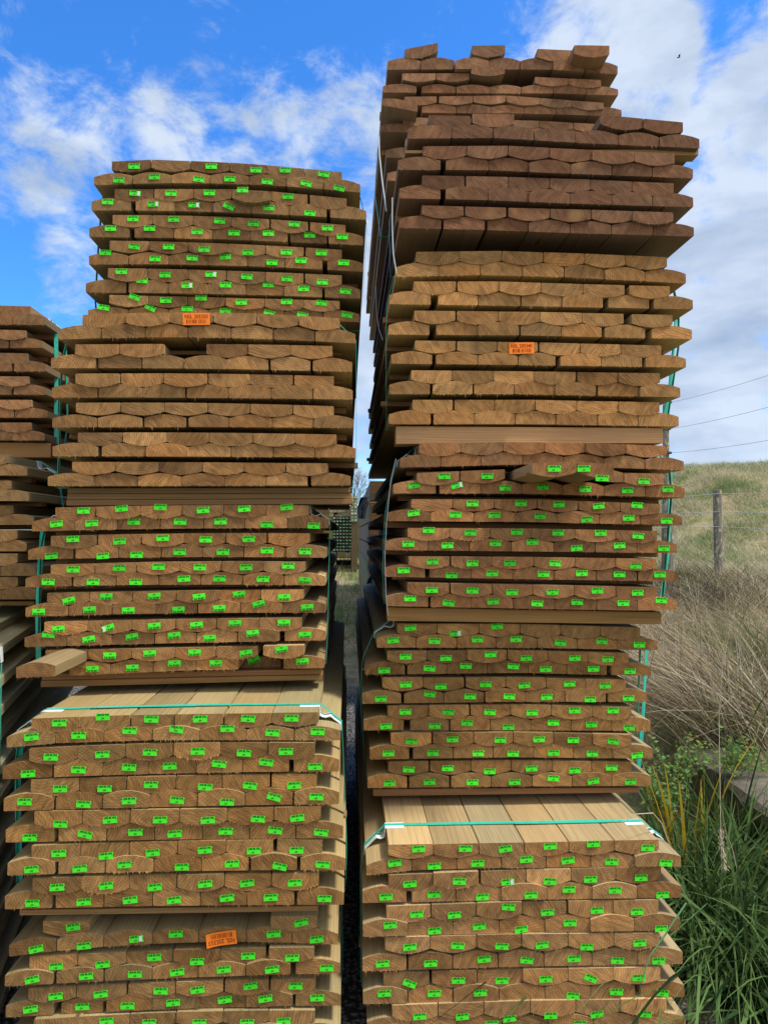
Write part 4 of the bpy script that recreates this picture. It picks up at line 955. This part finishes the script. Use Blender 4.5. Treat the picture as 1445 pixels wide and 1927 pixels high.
for ya, yb, yc, yd in ((936, 929, 925, 922), (966, 963, 963, 963), (992, 991, 995, 999)):
    mb = MB(); P = [at(1100, ya + 8, 9.0), at(1256, ya, 10.12), at(1300, (ya + yb) / 2 + 1, 10.5), at(1349, yb, 10.92), at(1430, (yb + yc) / 2 + 1.5, 11.3), at(1512, yc, 11.52), at(1700, yd, 12.4)]
    tube(mb, P, .0045, 5); org = tuple(fence.location); link("wire", mb.mesh("wire", [wm_], org), (0, 0, 0), fence)
pole = link("power_pole", None, at(1252, 1000, 19)); tag(pole, "slim grey pole rising behind the right stack with black insulators", "pole")
post(1252, 745, 1003, 19, .085, pole, "shaft")
wl = link("overhead_wires", None, at(1262, 757, 19)); tag(wl, "three thin wires rising right from the pole across the clouds", "wires")
for (x, y), (x2, y2) in (((1263, 757), (1800, 575)), ((1261, 807), (1800, 655)), ((1263, 852), (1800, 750))):
    mb = MB(); tube(mb, [at(1254, y, 18.9), at(x, y, 18.9)], .05, 8, 0, .03); link("insulator", mb.mesh("insulator", [bk], tuple(pole.location)), (0, 0, 0), pole)
    A, B = at(x, y, 18.9), at(x2, y2, 9.5); P = [A.lerp(B, i / 10) - Vector((0, 0, .35 * 4 * (i / 10) * (1 - i / 10) * .35)) for i in range(11)]
    mb = MB(); tube(mb, P, .0045, 5); link("wire", mb.mesh("wire", [wm_], tuple(wl.location)), (0, 0, 0), wl)

# ------------------------------------------------------------------ far timber seen through the gap
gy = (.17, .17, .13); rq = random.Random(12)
GW = []
z = .80
k = 0
names = ["lowest", "second", "third", "fourth", "fifth", "sixth", "topmost"]
for i in range(7):
    hgt = .185
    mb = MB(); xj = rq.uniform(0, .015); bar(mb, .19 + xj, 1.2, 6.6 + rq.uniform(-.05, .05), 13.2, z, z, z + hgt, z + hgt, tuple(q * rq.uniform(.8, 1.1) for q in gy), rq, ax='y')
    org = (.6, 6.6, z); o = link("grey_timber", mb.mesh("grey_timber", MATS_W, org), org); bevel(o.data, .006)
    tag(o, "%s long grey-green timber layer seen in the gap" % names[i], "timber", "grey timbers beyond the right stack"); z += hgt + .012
for i, yy in enumerate((7.0, 12.5)):
    mb = MB(); zz = terr(.6, yy) - .05; bar(mb, .25, 1.1, yy, yy + .15, zz, zz, .798, .798, (.1, .1, .09), rq); org = (.6, yy, zz)
    tag(link("timber_support", mb.mesh("timber_support", MATS_W, org), org), ("near" if i == 0 else "far") + " dark support block under the grey timbers", "support")
for i in range(7):
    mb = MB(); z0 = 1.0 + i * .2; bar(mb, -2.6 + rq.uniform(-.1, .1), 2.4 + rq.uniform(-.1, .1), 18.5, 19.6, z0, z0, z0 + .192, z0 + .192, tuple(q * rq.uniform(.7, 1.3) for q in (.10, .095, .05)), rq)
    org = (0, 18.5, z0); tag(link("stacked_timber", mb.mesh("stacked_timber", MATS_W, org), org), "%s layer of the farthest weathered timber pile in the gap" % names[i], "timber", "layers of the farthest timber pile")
# black wrapping hanging on the far pile
bw, t, b = newmat("dark_wrap", .55, .3); b.inputs['Base Color'].default_value = (.035, .037, .045, 1); tcn = N(t, 'ShaderNodeTexCoord'); bump(t, b, tnoise(t, tcn.outputs['Object'], 9, 5, .6), .9, .03)
def wrap(pxs, Y, lab):
    mb = MB(); n = len(pxs); vs = []
    for i, (xl, xr, y) in enumerate(pxs):
        for k in range(7):
            u = k / 6; p = at(xl + (xr - xl) * u, y, Y); vs.append((p.x, Y - .05 * math.sin(u * math.pi) - .02 * math.sin(i * 1.7 + k * 2.1), p.z))
    m_ = len(vs)
    vs += [(x, y + .04 + .05 * math.sin((j % 7) / 6 * math.pi), z) for j, (x, y, z) in enumerate(vs)]
    fs = [(i * 7 + k, i * 7 + k + 1, (i + 1) * 7 + k + 1, (i + 1) * 7 + k) for i in range(n - 1) for k in range(6)]
    fs += [tuple(q + m_ for q in f)[::-1] for f in fs]
    for i in range(n - 1):
        for k in (0, 6): fs.append((i * 7 + k, (i + 1) * 7 + k, (i + 1) * 7 + k + m_, i * 7 + k + m_))
    mb.add(vs, fs); org = tuple(at(pxs[-1][0], pxs[-1][2], Y)); tag(link("dark_wrapping", mb.mesh("dark_wrapping", [bw], org, 60), org), lab, "wrapping")
wrap([(678, 695, 936), (675, 694, 945), (672, 690, 960), (672, 688, 976)], 6.3, "dark grey plastic flap hanging on the far grey timbers")
wrap([(700, 712, 1078), (692, 716, 1090), (686, 722, 1110), (684, 724, 1130), (682, 726, 1150)], 5.5, "black crumpled wrapping low in the gap between the stacks")
# packs of small square posts with pale tags, far behind the gap
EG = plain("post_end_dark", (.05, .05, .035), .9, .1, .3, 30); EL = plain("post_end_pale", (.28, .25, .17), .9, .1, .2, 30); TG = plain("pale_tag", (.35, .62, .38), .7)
def mkpost(s, L, mat, tagm):
    mb = MB(); bar(mb, -s / 2, s / 2, 0, L, 0, 0, s, s, (1, 1, 1), rq, ax='y'); mb.at = {}; mb.m = [0] * 6; me = mb.mesh("square_post", [mat])
    tm = None
    if tagm: q = MB(); q.add([(-.02, -.002, s * .35), (.02, -.002, s * .3), (.02, -.002, s * .65), (-.02, -.002, s * .7)], [(0, 1, 2, 3)]); tm = q.mesh("tag", [TG])
    return me, tm
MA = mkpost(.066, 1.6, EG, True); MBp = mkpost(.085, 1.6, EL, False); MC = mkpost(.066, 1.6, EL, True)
def pgrid(x0, z0, nx, nz, st, Y, kind, lab, grp, skip=0):
    for i in range(nx):
        for j in range(nz):
            if rq.random() < skip: continue
            o = link("square_post", kind[0], (x0 + i * st, Y + rq.uniform(-.03, .03), z0 + j * st)); tag(o, lab, "post", grp)
            if kind[1]: link("tag", kind[1], (0, 0, 0), o)
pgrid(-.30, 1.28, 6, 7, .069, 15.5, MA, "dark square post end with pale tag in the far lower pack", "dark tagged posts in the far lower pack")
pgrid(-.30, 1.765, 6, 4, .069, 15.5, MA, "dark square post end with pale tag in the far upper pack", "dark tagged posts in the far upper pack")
pgrid(-.36, 2.04, 5, 4, .088, 15.5, MBp, "pale square post end on top of the far dark pack", "pale posts on the far pack", .25)
pgrid(-.30, .98, 4, 3, .095, 15.4, MBp, "pale block below the far dark post pack", "pale blocks under the far pack", .25)
pgrid(.09, 1.92, 2, 8, .069, 15.0, MC, "pale tagged square post end beside the grey timbers", "pale tagged posts beside the grey timbers")
mb = MB(); bar(mb, -.3, .25, 15.6, 17, terr(0, 16) - .1, terr(0, 16) - .1, .975, .975, (.08, .08, .06), rq); bar(mb, .07, .2, 15.05, 17.2, .9, .9, 1.915, 1.915, (.10, .09, .06), rq)
tag(link("pallet_block", mb.mesh("pallet_block", MATS_W, (0, 15.6, .9)), (0, 15.6, .9)), "dark blocks carrying the far packs of square posts", "support")

# ------------------------------------------------------------------ small bare tree in the gap, bird
tr = link("bare_tree", None, (at(668, 900, 30).x, 30, 1.0)); tag(tr, "faint bare twiggy tree far off in the gap", "tree")
rt = random.Random(5); mt, mc = MB(), MB()
tube(mt, [(0, 0, 0), (.05, 0, 1.2), (0, .05, 2.2)], .09, 8, 0, .05)
def br(p, d, l, r, dep):
    e = p + d * l; tube(mc, [p, p.lerp(e, .5) + Vector((rt.gauss(0, .03), rt.gauss(0, .03), 0)), e], r, 4, 0, r * .5)
    if dep:
        for _ in range(3): br(p + d * l * rt.uniform(.5, 1), (d + Vector((rt.gauss(0, .45), rt.gauss(0, .45), rt.gauss(.1, .3)))).normalized(), l * .68, r * .6, dep - 1)
for _ in range(7): br(Vector((0, 0, rt.uniform(1.2, 2.2))), Vector((rt.gauss(0, .6), rt.gauss(0, .6), 1)).normalized(), .8, .03, 4)
tmk = plain("grey_bark", (.22, .21, .2), .9); link("trunk", mt.mesh("trunk", [tmk]), (0, 0, 0), tr); link("crown", mc.mesh("crown", [tmk]), (0, 0, 0), tr)
bp = at(1277, 108, 60); mb = MB()
body = [(-.16, 0, -.03), (-.08, 0, 0), (0, 0, .02), (.09, 0, .03), (.15, 0, .04)]
for i in range(4): tube(mb, [body[i], body[i + 1]], [.012, .045, .055, .04][i], 8, 0, [.045, .055, .04, .01][i])
for s in (-1, 1): mb.add([(.05, 0, .04), (-.05, 0, .03), (-.12, s * .16, .12), (-.02, s * .3, .1), (.05, s * .16, .12)], [(0, 1, 2, 3, 4), (4, 3, 2, 1, 0)]) 
tag(link("bird", mb.mesh("bird", [bk]), bp), "small dark bird flying by the cloud at upper right", "bird")
print("boards", nboard, {k: round(v['Y'], 3) for k, v in PK.items()}, {k: round(v['rows'][0][0]['H'], 4) for k, v in PK.items()})
